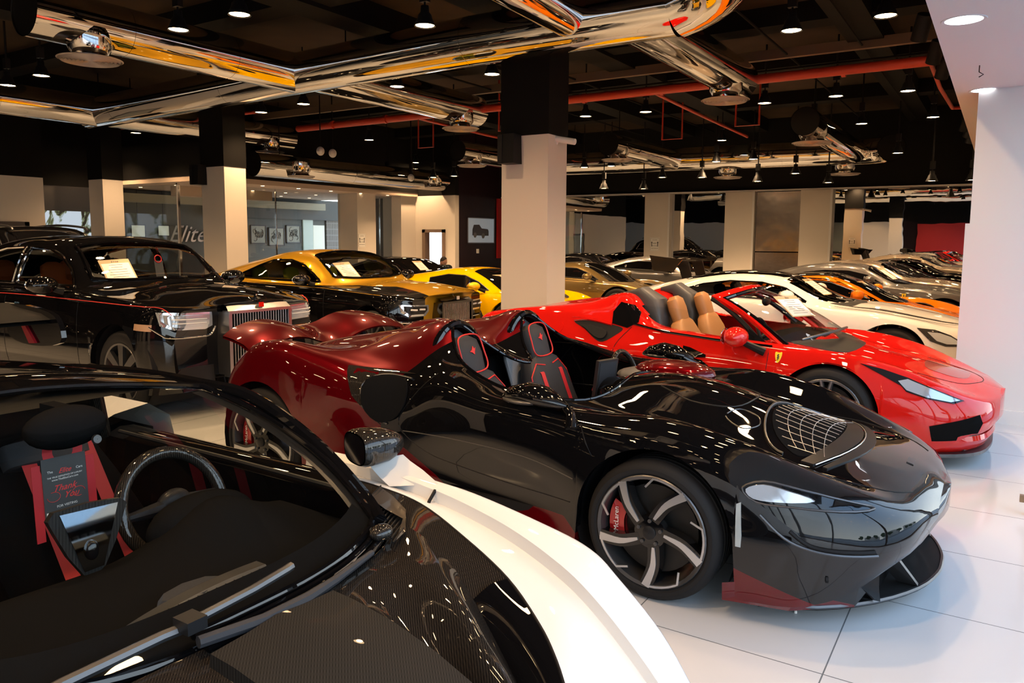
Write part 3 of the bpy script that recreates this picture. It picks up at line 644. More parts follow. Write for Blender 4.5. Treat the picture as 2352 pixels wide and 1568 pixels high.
duct('air_duct', [(-4.45, 4.6, 4.3), (-4.45, 6, 4.3), (-4.45, 8.25, 4.25)], .25, 'short polished duct meeting the main duct from the camera side at top', DG)
duct('air_duct', [(-9.5, 4.55, Z0), (-9.5, 6, Z0), (-9.5, 8.5, Z0)], .30, 'polished branch duct with round diffuser at the top left corner', DG, seams=(.4, .75), diffs=[(-9.45, 5.25, 3.78)])
duct('air_duct', [(-15.9, 4.2, Z0), (-15.9, 7, Z0), (-15.9, 8.95, Z0)], .30, 'polished branch duct joining the left end of the main duct', DG, seams=(.5,))
duct('air_duct', [(-9.15, 8.5, Z0), (-9.15, 11, Z0), (-9.15, 12.9, Z0)], .30, 'polished branch duct with diffuser left of the nearest column', DG, seams=(), diffs=[(-9.1, 12.3, 3.80)])
duct('air_duct', [(-15.8, 9.0, Z0), (-15.8, 11, Z0), (-15.8, 13.9, Z0)], .30, 'polished branch duct with diffuser above the second column from the left', DG, diffs=[(-15.75, 13.2, 3.80)])
duct('air_duct', [(-3.75, 8.4, Z0), (-3.75, 10, Z0), (-3.75, 12.6, Z0)], .30, 'polished branch duct with diffuser right of the nearest column', DG, diffs=[(-3.75, 11.9, 3.80)])
duct('air_duct', [(-20.6, 9.0, 3.7), (-20.5, 11, 3.7), (-20.5, 13.0, 3.7)], .22, 'polished duct with diffuser at the far left above the wall', DG, diffs=[(-20.45, 12.4, 3.36)])
duct('air_duct', [(-22.0, 8.5, 3.45), (-22, 10, 3.45), (-22.0, 11.4, 3.45)], .25, 'lowest polished duct at the far left edge', DG, diffs=[(-21.95, 10.9, 3.14)])
duct('air_duct', [(-15.4, 12.4, 3.42), (-15.3, 15, 3.42), (-15.0, 17.5, 3.42), (-14.9, 19.2, 3.42)], .30, 'polished duct hugging the edge of the office soffit', DG, seams=(.4, .7), diffs=[(-15.1, 13.6, 3.2), (-14.7, 18.5, 3.2)])
duct('air_duct', [(-11.5, 19.5, 3.78), (-8, 19.7, 3.78), (-5, 20.0, 3.78), (-2.9, 20.2, 3.78)] + [(-2.9 + .6 * math.sin(a), 20.2 - .6 * (1 - math.cos(a)), 3.78) for a in (.4, .8, 1.2, 1.5)], .30, 'far polished main duct in front of the mirrored wall', DG, seams=(.3, .6, .8), diffs=[(-6.2, 20.1, 3.3), (-3.4, 20.4, 3.3)])
duct('air_duct', [(-7.5, 15.6, 3.75), (-7.5, 17.5, 3.75), (-7.5, 19.6, 3.75)], .25, 'far branch duct with diffuser just right of the nearest column', DG, diffs=[(-7.5, 16.1, 3.46)])
duct('air_duct', [(-3.1, 14.4, 3.75), (-3.1, 17, 3.75), (-3.1, 19.9, 3.75)], .25, 'far branch duct with diffuser towards the right white column', DG, diffs=[(-3.1, 15.1, 3.46)])
duct('air_duct', [(-11.2, 15.0, 3.75), (-11.2, 17.5, 3.75), (-11.2, 19.5, 3.75)], .25, 'far branch duct with diffuser just left of the nearest column', DG, diffs=[(-11.2, 15.6, 3.46)])
duct('air_duct', [(-16, -6.2, Z0), (-9, -6.2, Z0), (-1.5, -6.2, Z0)], .27, 'polished duct behind the camera, seen only in the mirrored wall', DG + ' behind the camera'); duct('air_duct', [(-16, -.6, 4.3), (-9, -.6, 4.3), (-1.5, -.6, 4.3)], .30, 'polished duct behind the camera, seen only in the mirrored wall', DG + ' behind the camera')
rp = mat('red_pipe_paint', (.42, .035, .015), .45); PG = 'red sprinkler pipes under the ceiling'
def pipe(pts, r, label): o = MB().tube(pts, r, 12).build('sprinkler_pipe', rp); tag(o, label, 'pipe', PG); return o
g = MB().tube([(-14.2, 12.75, 4.2), (-8, 12.7, 4.2), (-1.0, 12.6, 4.2)], .075, 14)
for x in (-13, -11.4, -9.8, -6.6, -5.1, -3.6, -2.2): g.tube([(x - .03, 12.7, 4.2), (x + .03, 12.7, 4.2)], .09, 14)
tag(g.build('sprinkler_pipe', rp), 'thickest red sprinkler main running the width of the ceiling', 'pipe', PG)
pipe([(-5.3, 12.7, 4.2), (-5.3, 15, 4.15), (-5.3, 18.6, 4.1)], .03, 'thin red pipe running back from the main near the right branch duct')
pipe([(-10.5, 12.7, 4.15), (-10.5, 15, 4.1), (-10.5, 19, 4.05)], .03, 'thin red pipe running back left of the nearest column')
pipe([(-11.6, 9.8, 4.45), (-9.4, 9.9, 4.45), (-6.5, 9.9, 4.45)], .035, 'red pipe between the main duct and the thick red main')
pipe([(-20, 10.95, 4.3), (-17, 11.0, 4.3), (-13.5, 11.05, 4.3)], .035, 'red pipe crossing the ceiling at the far left')
pipe([(-1.05, 12.6, 4.2), (-1.0, 14, 4.05), (-.9, 15.5, 3.95), (-.6, 15.6, 3.95)], .03, 'red pipe dropping beside the right soffit')
for i, (x, y) in enumerate(((-9.0, 13.5), (-4.6, 15.3), (-6.6, 16.5), (-12.4, 15))): pipe([(x, y, 4.995), (x, y, 3.88), (x + .45, y + .02, 3.88), (x + .45, y + .02, 4.995)], .022, ('small red pipe loop left of the nearest column', 'small red pipe loop near the middle of the right ceiling', 'small red pipe loop just right of the nearest column', 'small red pipe loop over the office side')[i])
pipe([(-6.9, 10.2, 4.70), (-6.6, 11.4, 4.70)], .03, 'short red pipe peeping below the main duct')
pipe([(-1.9, 7.6, 4.64), (-1.6, 7.8, 4.5), (-1.3, 7.9, 4.64)], .035, 'short bent red pipe by the top right spotlight')
cb = MB()
for y in (13.3, 14.1): cb.tube([(-14, y, 4.42), (-.6, y - .2, 4.42)], .018, 6)
for x in (-8.8, -6.9, -3.1, -2.0): cb.tube([(x, 9.5, 4.6), (x, 21, 4.6)], .018, 6)
tag(cb.build('cable_conduits', black), 'black cable conduits strung under the ceiling', 'conduit')
# ---------------------------------------------------------------- lamps
LG = 'black cone spotlights hanging from the ceiling'
def make_lamp():
    e = empty('pendant_spotlight')
    MB().lathe([(.001, .22), (.045, .22), (.05, .15), (.075, .12), (.085, .08), (.118, .012), (.12, .0), (.112, .004), (.08, .07)], None, 24).build('shade', 'grey_dark', e)
    MB().lathe([(.001, .012), (.104, .012)], None, 24).build('bulb', mat('warm_bulb', (1, .75, .45), .5, emit=(1, .66, .34), es=45), e, False)
    MB().box((-.05, -.035, .26), (.05, .035, .42)).tube([(0, 0, .2), (0, 0, .3)], .012, 6).tube([(0, 0, .4), (0, 0, .99)], .016, 6).build('ballast_box', 'grey_dark', e); return e
lamp0 = make_lamp()
spl = bpy.data.lights.new('spotlight_beam', 'SPOT'); spl.energy = 290; spl.color = (1, .62, .32); spl.spot_size = math.radians(125); spl.spot_blend = .9; spl.shadow_soft_size = .06
LP = [(550, 35), (410, 70), (225, 133), (95, 175), (18, 197), (697, 240), (600, 259), (912, 200), (1130, 172), (1283, 153), (1524, 108), (1818, 72), (2034, 38), (1042, 300), (312, 306), (223, 322), (122, 340), (83, 345), (1483, 258), (1345, 268), (1756, 238), (1920, 222), (2085, 210), (403, 376), (338, 402), (458, 411), (820, 382), (888, 378), (848, 322), (1043, 405), (1095, 362), (1404, 382), (1342, 385), (1658, 323), (1730, 366), (1869, 287), (1979, 285), (2143, 270), (2062, 352), (1645, 372), (832, 417), (889, 406), (945, 410), (995, 408), (785, 418), (1478, 434), (1387, 433), (1521, 408), (1827, 399), (1740, 417), (2140, 416), (2232, 414), (955, 374), (1238, 285), (1612, 408), (1902, 420)]
beams = []
for i, (u, v) in enumerate(LP):
    p = onz(u, v, 4.0)
    if p.y > 20.3:
        d = ray(u, v); p = d * ((17.0 if u < 1050 else 18.7) / d.y) + Vector((0, 0, CAMH))
    if p.x < -24: d = ray(u, v); p = d * (-22 / d.x) + Vector((0, 0, CAMH))
    e = lamp0 if i == 0 else dup(lamp0); e.location = p; p = Vector(p)
    if p.z < 3.97: MB().tube([(0, 0, .9), (0, 0, 5.0 - p.z)], .014, 6).build('stem', 'grey_dark', e)
    row = 'front row' if p.y < 7 else 'second row' if p.y < 11 else 'third row' if p.y < 15.5 else 'far rows'
    tag(e, 'black cone spotlight with warm bulb in the %s, %s' % (row, 'left of the nearest column' if u < 1150 else 'right of the nearest column'), 'spotlight', LG + ', ' + row + (' left' if u < 1150 else ' right'))
    if i in (4, 12, 5): e['label'] = {4: 'black cone spotlight nearest the left picture edge under the ducts', 12: 'black cone spotlight at the top right next to the white soffit', 5: 'black cone spotlight with whitish bulb under the left branch duct'}[i]
    beams.append(p)
# lamps over the near cars (behind and above the camera) that light them and sparkle in their paint
for x, y in ((-1.2, 1.0), (-3.2, 1.2), (-5.2, 1.0), (-1.2, 4.3), (-3.0, 4.6), (-5.1, 4.8), (-2.6, -2), (-7.4, .5), (-9.8, 2.5), (-1.2, 6.9), (-3.2, 6.8), (-5.6, 6.9), (-12.5, 4), (-15.5, 2), (-2, -5), (-5, -4.5), (-8, -5), (-11, -4), (-3, -8.5), (-6.5, -9), (-10, -8.5), (-4, -12), (-8, -12.3), (-12, -11.5), (-1.3, -11), (-14, -7.5)):
    e = dup(lamp0, (x, y, 4.0)); tag(e, 'black cone spotlight hung above the near cars, outside the picture', 'spotlight', 'spotlights above the near cars'); beams.append(Vector((x, y, 4.0)))
near = [(x, y) for x in (-.8, -2.0, -3.1, -4.3) for y in (-3.2, -1.6, -.6)] + [(-.8, 2.4), (-1.9, 2.4), (-.8, 3.4), (-4.3, 2.2), (-5.5, 1.6), (-6.6, -.8), (-7.6, 3.4), (-6.4, 4.2), (-9.2, .8), (-2.2, 5.4), (-.9, 5.2), (-8.6, -2.5), (-5.6, -2.6)]
for x, y in near:
    e = dup(lamp0, (x, y, 4.0)); tag(e, 'black cone spotlight hung above the near cars, outside the picture', 'spotlight', 'spotlights above the near cars')
bi = 0
spn = spl.copy(); spn.energy = 140
for p in beams:
    o = bpy.data.objects.new('spotlight_beam', spn if p.x > -6 and p.y < 8 else spl); COL.objects.link(o); o.location = (p.x, p.y, p.z - .03)
trk = []
for i, (x, y, z) in enumerate(((-1.0, 10.4, 4.0), (-.95, 11.8, 4.0), (-.92, 12.9, 4.0), (-.85, 18.3, 3.9), (-.8, 19.0, 3.85), (-.78, 19.6, 3.8))):
    e = empty('track_spotlight', (x, y, z), 0, ('nearest', 'second nearest', 'third nearest', 'fourth, farther', 'fifth, farther', 'farthest')[i] + ' of the tilted black cylinder spotlights along the white soffit', 'spotlight', 'cylinder spotlights along the soffit')
    T = Matrix.Rotation(.5, 4, 'X') @ Matrix.Rotation(.25, 4, 'Y'); MB().lathe([(.001, .30), (.085, .30), (.09, .28), (.09, 0), (.08, .0), (.075, .04)], T, 20).build('housing', 'grey_dark', e)
    MB().lathe([(.001, .015), (.078, .015)], T, 20).build('bulb', _mats['warm_bulb'], e, False); MB().box((-.02, -.02, .2), (-x - .46, .02, .26)).build('bracket', 'grey_dark', e, False)
for i, (u, v, r) in enumerate(((2214, 46, .105), (2262, 207, .105))):
    p = onz(u, v, 3.0); e = empty('recessed_downlight', (p.x, p.y, 3.0), 0, ('nearer', 'farther')[i] + ' round recessed downlight in the white soffit', 'downlight', 'downlights in the white soffit')
    MB().lathe([(r, -.002), (r + .018, -.004), (r + .022, .0)], None, 36).build('trim_ring', wallw, e); MB().lathe([(.001, -.001), (r, -.001)], None, 36).build('diffuser', mat('cool_bulb', (1, 1, 1), .5, emit=(.95, .97, 1), es=6), e, False)
p = onz(2250, 150, 3.0); tag(MB().tube([p, p + Vector((0, 0, -.05)), p + Vector((.03, .01, -.07)), p + Vector((.0, .02, -.085))], .004, 6).build('ceiling_hook', 'grey_dark'), 'small bent wire hook in the white soffit between the downlights', 'hook')
dl = MB().lathe([(.001, -.002), (.05, -.002)], None, 12).build('office_downlight', mat('office_bulb', (1, .8, .5), .5, emit=(1, .72, .42), es=8), None, False); k = 0
for x in (-16.3, -18.2, -19.8):
    for y in (12.2, 13.4, 14.6, 15.8, 17.0, 18.2):
        o = dl if k == 0 else dl.copy(); 
        if k: COL.objects.link(o)
        o.location = (x, y, 2.98); tag(o, 'tiny round downlight in the cream ceiling of the glazed office', 'downlight', 'office downlights'); k += 1
for y in (13.4, 16.5): 
    o = bpy.data.objects.new('office_light', spl.copy()); COL.objects.link(o); o.location = (-18.5, y, 2.9); o.data.energy = 230
# speakers, cameras
def speaker(c, label): 
    e = empty('wall_speaker', c, 0, label, 'speaker', 'black wall speakers on the columns'); MB().prism([(-.11, -.2), (.11, -.2), (.09, .18), (-.09, .18)], 'x', -.12, .12, Matrix.Identity(4)).build('cabinet', 'grey_dark', e, False); MB().box((-.12, -.115, -.19), (-.05, -.09, .17)).build('bracket', 'satin', e, False)
speaker((-5.56, 8.6, 2.83), 'black wall speaker near the top of the nearest column'); speaker((-13.3, 9.4, 2.86), 'black wall speaker near the top of the second column from the left')
e = empty('security_camera', (-4.98, 8.95, 2.93), .3, 'white bullet security camera on the corner of the nearest column', 'security camera'); MB().tube([(-.08, 0, .03), (.2, -.1, -.03)], .04, 12).build('housing', 'paper', e); MB().tube([(-.05, 0, 0), (-.08, .02, -.05)], .02, 8).build('mount', 'paper', e)
for i, (u, v, z) in enumerate(((736, 347, 3.6), (764, 352, 3.6), (944, 408, 3.3))):
    p = onz(u, v, z); e = empty('dome_camera', p, 0, ('left one of the paired', 'right one of the paired', 'single far')[i] + ' white dome security camera hanging on a rod', 'security camera'); MB().ell((0, 0, 0), (.09, .09, .1)).build('dome', 'paper', e); MB().tube([(0, 0, .08), (0, 0, 4.98 - p.z)], .015, 6).build('rod', black, e)
# ---------------------------------------------------------------- open black and red speedster
def build_speedster():
    root = empty('open_sports_car', (-.17, 4.1, 0), 0, 'black and dark red open speedster without a windscreen, in the middle of the picture', 'car')
    R = [
     (0, (.30, .40), (.33, .42), (.35, .44), (.33, .46), (.28, .475), (.22, .485), (.15, .49), (.07, .495), (0, .50)),
     (-.05, (.52, .36), (.56, .39), (.58, .43), (.56, .48), (.48, .505), (.38, .52), (.26, .53), (.13, .535), (0, .54)),
     (-.15, (.72, .30), (.76, .36), (.77, .43), (.73, .505), (.64, .545), (.5, .555), (.34, .565), (.17, .575), (0, .58)),
     (-.28, (.83, .20), (.85, .30), (.86, .43), (.81, .55), (.70, .60), (.55, .585), (.38, .60), (.19, .615), (0, .62)),
     (-.45, (.90, .13), (.91, .28), (.91, .44), (.85, .61), (.74, .665), (.58, .61), (.39, .635), (.19, .66), (0, .67)),
     (-.65, (.93, .11), (.945, .28), (.94, .47), (.88, .68), (.77, .735), (.6, .64), (.4, .67), (.2, .71), (0, .725)),
     (-.85, (.95, .11), (.96, .30), (.955, .52), (.90, .73), (.78, .785), (.6, .68), (.42, .71), (.2, .765), (0, .785)),
     (-1.10, (.955, .11), (.965, .32), (.96, .56), (.90, .77), (.77, .82), (.6, .72), (.42, .76), (.2, .83), (0, .85)),
     (-1.40, (.95, .11), (.955, .32), (.95, .57), (.90, .77), (.78, .81), (.6, .76), (.42, .80), (.2, .86), (0, .88)),
     (-1.70, (.94, .12), (.89, .32), (.93, .58), (.905, .78), (.80, .815), (.6, .79), (.42, .81), (.2, .84), (0, .85)),
     (-2.05, (.95, .12), (.86, .32), (.92, .60), (.90, .80), (.80, .84), (.62, .83), (.42, .84), (.2, .85), (0, .84)),
     (-2.40, (.96, .12), (.87, .34), (.90, .62), (.865, .84), (.77, .92), (.6, .95), (.42, .98), (.2, .93), (0, .88)),
     (-2.62, (.97, .12), (.90, .36), (.90, .62), (.83, .82), (.72, .93), (.57, 1.07), (.40, 1.14), (.2, 1.04), (0, .96)),
     (-2.90, (.97, .12), (.95, .38), (.965, .64), (.89, .85), (.72, .93), (.57, 1.03), (.40, 1.09), (.2, 1.02), (0, .97)),
     (-3.30, (.97, .12), (.975, .38), (.975, .66), (.90, .91), (.78, .955), (.58, .96), (.38, 1.02), (.2, .99), (0, .96)),
     (-3.75, (.97, .13), (.975, .4), (.97, .68), (.90, .94), (.78, .985), (.58, .90), (.38, .93), (.2, .92), (0, .90)),
     (-3.98, (.95, .20), (.96, .42), (.95, .66), (.88, .87), (.76, .93), (.58, .86), (.38, .86), (.2, .86), (0, .85)),
     (-4.13, (.90, .30), (.92, .45), (.91, .62), (.85, .76), (.74, .83), (.56, .82), (.38, .81), (.2, .8), (0, .8)),
     (-4.22, (.80, .42), (.82, .5), (.82, .6), (.78, .68), (.70, .73), (.5, .75), (.35, .76), (.2, .76), (0, .76))]
    C = Car(root, R, [(-1.10, .325, .378), (-3.74, .345, .392)], step=.035, sub=5)
    o = curve([(-1.60, 0), (-1.58, .3), (-1.66, .52), (-1.9, .66), (-2.2, .68), (-2.44, .60), (-2.60, .42), (-2.52, .22), (-2.36, .07), (-2.32, 0)], 4)
    op = o + [(p[0], -p[1]) for p in o[-2:0:-1]]
    C.cut(op, 'z')
    b = C.body(M['elva'])
    C.cord('cockpit_rim', op + [op[0]], 'z', 'black_paint', .010, .0, n=8)
    C.chassis(); wheels(C, .955, .325, .262, .25, 'turbine', Rr=.345)
    g = MB().box((-2.72, -.70, .16), (-1.4, .70, .2)).box((-2.74, -.7, .16), (-2.68, .7, .86)).box((-1.5, -.7, .16), (-1.42, .7, .72)).box((-2.7, -.05, .2), (-1.5, .05, .42)); g.build('cockpit_tub', 'alc', root, False)
    for sy in (-.40, .40):
        s = seat(root, -2.30, sy, .30, 'grl', .68)
        g = MB(); sx, sz = -math.sin(.35), math.cos(.35); ax = Vector((sz, 0, -sx)); c0 = Vector((-2.30, sy, .30))
        def Q(y, t, o): return c0 + Vector((sx * t, y, sz * t)) + ax * o
        g.tube([Q(a, t, .058) for a, t in curve([(-.10, .575), (.10, .575), (.12, .68), (.09, .785), (-.09, .785), (-.12, .68)], 5, True)] + [Q(-.10, .575, .058)], .005, 6)
        for sg in (-1, 1): g.tube([Q(sg * y, t, o) for y, t, o in ((.05, .50, .065), (.15, .52, .06), (.235, .44, .05), (.25, .3, .05), (.255, .12, .06))], .005, 6)
        g.build('piping', 'piping', s)
        q = curve([(-.07, 0), (-.02, .012), (.02, .045), (.035, .02), (.07, .03), (.03, -.01), (.02, -.03), (-.02, -.01)], 2, True)
        MB().prism([(a * .45, b_ * .7) for a, b_ in q], 'z', 0, .003, frame(Q(0, .69, .062), (0, 1, 0), (sx, 0, sz))).build('headrest_emblem', 'piping', s, False)
        for sg in (-1, 1): MB().grid([[Q(sg * (.10 + w), t, o) for w in (0, .045)] for t, o in ((.52, .03), (.45, .075), (.3, .08), (.1, .09))]).build('seat_belt', 'belt', s)
        g = MB(); spine_loft(g, [(Q(0, .30, -.10), .27, .015, ax), (Q(0, .6, -.11), .25, .02, ax), (Q(0, .8, -.10), .2, .02, ax), (Q(0, .86, -.1), .12, .01, ax)]); g.build('fairing_pad', mat('fairing_mesh_grey', (.22, .23, .25), .45, bump=(140, .6, .003)), root)
        g = MB(); g.tube([(-2.60 + .0 * a, sy + .25 * math.cos(a), .86 + .27 * math.sin(a)) for a in [pi * k / 16 for k in range(17)]], .024, 8); g.build('fairing_rim', 'black_paint', root)
    steering(root, (-1.83, .38, .76), .17, .25, M['carbon'], r=.017)
    MB().ell((-1.50, .38, .83), (.26, .15, .075)).build('instrument_pod', 'darkred', root)
    MB().ell((-1.60, .38, .79), (.28, .17, .06)).build('pod_shell', mat('pod_grey', (.11, .11, .115), .4), root)
    T = frame((-1.83, .08, .80), (.25, .95, 0), (.15, 0, 1)); g = MB().box((-.09, -.12, -.012), (.09, .12, .012), T).build('centre_screen', 'gun', root, False); MB().box((-.075, -.105, .012), (.075, .105, .014), T).build('screen_glass', 'grl', g, False)
    MB().ell((-1.72, .1, .72), (.2, .12, .1)).build('centre_console', 'black_paint', root)
    # door mirrors
    for sd in (-1, 1):
        g = MB(); P = []
        for x, w, h, z in ((-1.93, .015, .012, .845), (-1.88, .06, .04, .865), (-1.78, .085, .055, .88), (-1.68, .08, .05, .87), (-1.60, .04, .03, .85), (-1.56, .01, .008, .84)): P.append([(x, sd * (.90 + w * math.cos(a)), z + h * math.sin(a)) for a in [2 * pi * k / 16 for k in range(16)]])
        g.grid(P, True); o = g.build('wing_mirror', 'black_paint', root); MB().tube([(-1.62, sd * .86, .85), (-1.54, sd * .90, .80), (-1.52, sd * .925, .74)], [.022, .024, .034], 10).build('mirror_stalk', 'black_paint', o)
        MB().ell((-1.80, sd * .905, .845), (.12, .085, .022)).build('mirror_trim', 'gun', o)
    # bonnet grille
    gp = curve([(-.60, -.45), (-.735, -.28), (-.79, 0), (-.735, .28), (-.60, .45), (-.52, .40), (-.475, .2), (-.46, 0), (-.475, -.2), (-.52, -.40)], 4, True)
    gr = C.patch('bonnet_grille', gp, 'z', 'alc', off=.003, res=.05)
    g = MB()
    for k in range(-6, 7):
        y = k * .066; xr = -.78 + .16 * (y / .42) ** 2; xf = -.465 - .05 * (y / .42) ** 2; g.tube([C.hit((xr + (xf - xr) * t / 5, y * (1 + .0 * t)), 'z', .005) for t in range(6)], .002, 5)
    for k in range(1, 5):
        xx = -.78 + .065 * k; g.tube([C.hit((xx + .16 * (y / .42) ** 2 * (1 - k / 6), y), 'z', .005) for y in [-.40 + .8 * t / 14 for t in range(15)]], .002, 5)
    g.build('grille_mesh', 'silver', gr)
    lip = lambda a, b: [(a - .10 * (y / .5) ** 2, y) for y in [-.5 + t / 12 for t in range(13)]] + [(b - .13 * (y / .5) ** 2, y) for y in [.5 - t / 12 for t in range(13)]]
    C.patch('grille_surround', lip(-.455, -.37), 'z', 'satin', off=.006, res=.05); C.patch('grille_surround', lip(-.36, -.31), 'z', 'satin', off=.006, res=.05); C.cord('grille_trim', lip(-.455, -.36)[13:], 'z', 'silver', .003, .006)
    C.cord('grille_trim', [(-.64 - .17 * math.cos(a), .48 * math.sin(a)) for a in [-pi / 2 + pi * k / 20 for k in range(21)]], 'z', 'gun', .006, .004)
    C.cord('panel_gap', curve([(-1.35, -.22), (-1.15, -.3), (-.95, -.22), (-.9, 0), (-.95, .22), (-1.15, .3), (-1.35, .22)], 4), 'z', 'satin', .004)
    C.cord('panel_gap', curve([(-.96, -.33), (-.86, -.38), (-.80, -.3), (-.83, -.22), (-.92, -.22)], 4, True), 'z', 'gun', .0035)
    for sg in (-1, 1): C.cord('panel_gap', curve([(-1.42, sg * .6), (-1.0, sg * .60), (-.7, sg * .56), (-.45, sg * .60), (-.2, sg * .52), (-.1, sg * .4)], 4), 'z', 'grey_dark', .003)
    hl = curve([(-.70, .60), (-.62, .635), (-.48, .615), (-.30, .578), (-.21, .55), (-.32, .545), (-.5, .545), (-.64, .55)], 3, True)
    for h, hp in zip(('y-', 'y+'), C.patch2('headlight', hl, 'y-', 'black_paint', off=.004, res=.03)):
        C.patch('headlight_lens', curve([(-.685, .598), (-.62, .622), (-.52, .605), (-.42, .575), (-.55, .56), (-.65, .562)], 3, True), h, 'lens', off=.012, res=.03, parent=hp)
        C.cord('headlight_trim', hl + [hl[0]], h, 'gun', .005, .006, parent=hp)
        C.cord('nose_slot', curve([(-.62, .50), (-.52, .42), (-.42, .385), (-.30, .375), (-.18, .38)], 4), h, 'gun', .006, .004)
        C.cord('nose_slot', curve([(-.50, .45), (-.42, .40), (-.30, .39), (-.19, .395)], 4), h, 'grey_dark', .009, .002)
        C.patch('side_marker', [(-.718, .53), (-.70, .54), (-.688, .40), (-.69, .35), (-.712, .35)], h, mat('marker_grey', (.35, .4, .42), .3, coat=1), off=.004, res=.03)
        C.patch('air_intake', curve([(-2.87, .83), (-2.76, .855), (-2.63, .83), (-2.60, .72), (-2.66, .63), (-2.76, .61), (-2.86, .70)], 3, True), h, 'alc', off=.014, res=.04)
        C.cord('intake_edge', curve([(-2.70, .60), (-2.84, .68), (-2.885, .80), (-2.80, .86), (-2.60, .85)], 4), h, 'gun', .006, .006)
        C.patch('intake_panel', [(-3.04, .895), (-2.60, .875), (-2.80, .865), (-2.885, .80), (-2.86, .70), (-2.74, .59), (-2.94, .74)], h, M['carbon'], off=.004, res=.04)
    C.cord2('parking_sensor', [(-.36, .265), (-.35, .265)], 'grey_dark', .014)
    seam(C, curve([(-2.42, .90), (-2.56, .76), (-2.63, .60), (-2.45, .47), (-2.2, .42), (-1.85, .385), (-1.52, .38)], 4)); seam(C, [(-1.50, .80), (-1.44, .68), (-1.37, .58)])
    C.cord2('side_crease', curve([(-2.6, .57), (-2.2, .575), (-1.8, .56), (-1.5, .50)], 4), 'gun', .003)
    C.patch('badge', [(-.16, -.05), (-.13, -.05), (-.13, .05), (-.16, .05)], 'z', 'gun', off=.004, res=.03)
    for sg in (-1, 1): MB().add([(x, sg * y, z) for x, y, z in ((-.76, .955, .10), (-.50, .88, .09), (-.27, .70, .095), (-.12, .52, .33), (-.24, .68, .30), (-.42, .84, .24), (-.76, .962, .18), (-.70, .8, .10), (-.3, .55, .10), (-.14, .45, .33))],
        [(0, 1, 5, 6), (1, 2, 4, 5), (2, 3, 4), (0, 7, 8, 2, 1), (2, 8, 9, 3), (6, 5, 4, 3, 9, 8, 7), (0, 6, 7)]).build('bumper_blade', M['elva'], root, False)
    # splitter, mouth, spoiler
    sp = curve([(-.62, -.90), (-.40, -.80), (-.20, -.60), (-.06, -.36), (.0, -.15), (.01, 0), (.0, .15), (-.06, .36), (-.20, .60), (-.40, .80), (-.62, .90)], 3)
    MB().prism(sp + [(-.8, .5), (-.8, -.5)], 'z', .085, .105).build('front_splitter', M['carbonm'], root, False); MB().tube([(p[0], p[1], .10) for p in sp], .010, 6).build('splitter_edge', 'gun', root)
    MB().prism([(-.62, -.8), (-.3, -.66), (-.2, -.5), (-.16, 0), (-.2, .5), (-.3, .66), (-.62, .8)], 'z', .12, .36).build('front_intake', 'alc', root, False)
    for sg in (-1, 1): MB().add([(-.30, sg * .50, .34), (-.2, sg * .50, .36), (-.06, sg * .33, .11), (-.14, sg * .33, .11), (-.30, sg * .53, .34), (-.2, sg * .53, .36), (-.06, sg * .36, .11), (-.14, sg * .36, .11)], [(0, 1, 2, 3), (4, 7, 6, 5), (0, 4, 5, 1), (1, 5, 6, 2), (2, 6, 7, 3)]).build('splitter_strut', 'gun', root, False)
    for sg in (-1, 1): MB().grid([[(x, sg * y, z) for y, z in ((.62, .11), (.70, .2), (.72, .30), (.66, .37))] for x in (-.55, -.35, -.18)]).build('splitter_endplate', 'black_paint', root)
    MB().box((-4.25, -.7, .2), (-4.1, .7, .42)).build('rear_diffuser', 'alc', root, False)
    g = MB(); P = []
    for k in range(25):
        y = -.80 + 1.60 * k / 24; t = abs(y) / .86; zz = interp([0, .12, .3, .45, .6, .75, .86], [.915, .935, .99, 1.005, .99, .95, .89], abs(y)); xr = -4.40 + .12 * t * t; xf = -4.05 + .08 * t
        P.append([(xf, y, zz - .06), (xf - .10, y, zz), ((xr + xf) / 2 - .05, y, zz + .03), (xr, y, zz + .045), (xr, y, zz + .03), ((xr + xf) / 2, y, zz - .0), (xf, y, zz - .07)])
    g.grid(P); g.build('rear_spoiler', 'darkred', root)
    for sg in (-1, 1): MB().tube([(-4.1, sg * .4, .80), (-4.2, sg * .4, .99)], .03, 8).build('spoiler_strut', 'grey_dark', root)
    return C
build_speedster()
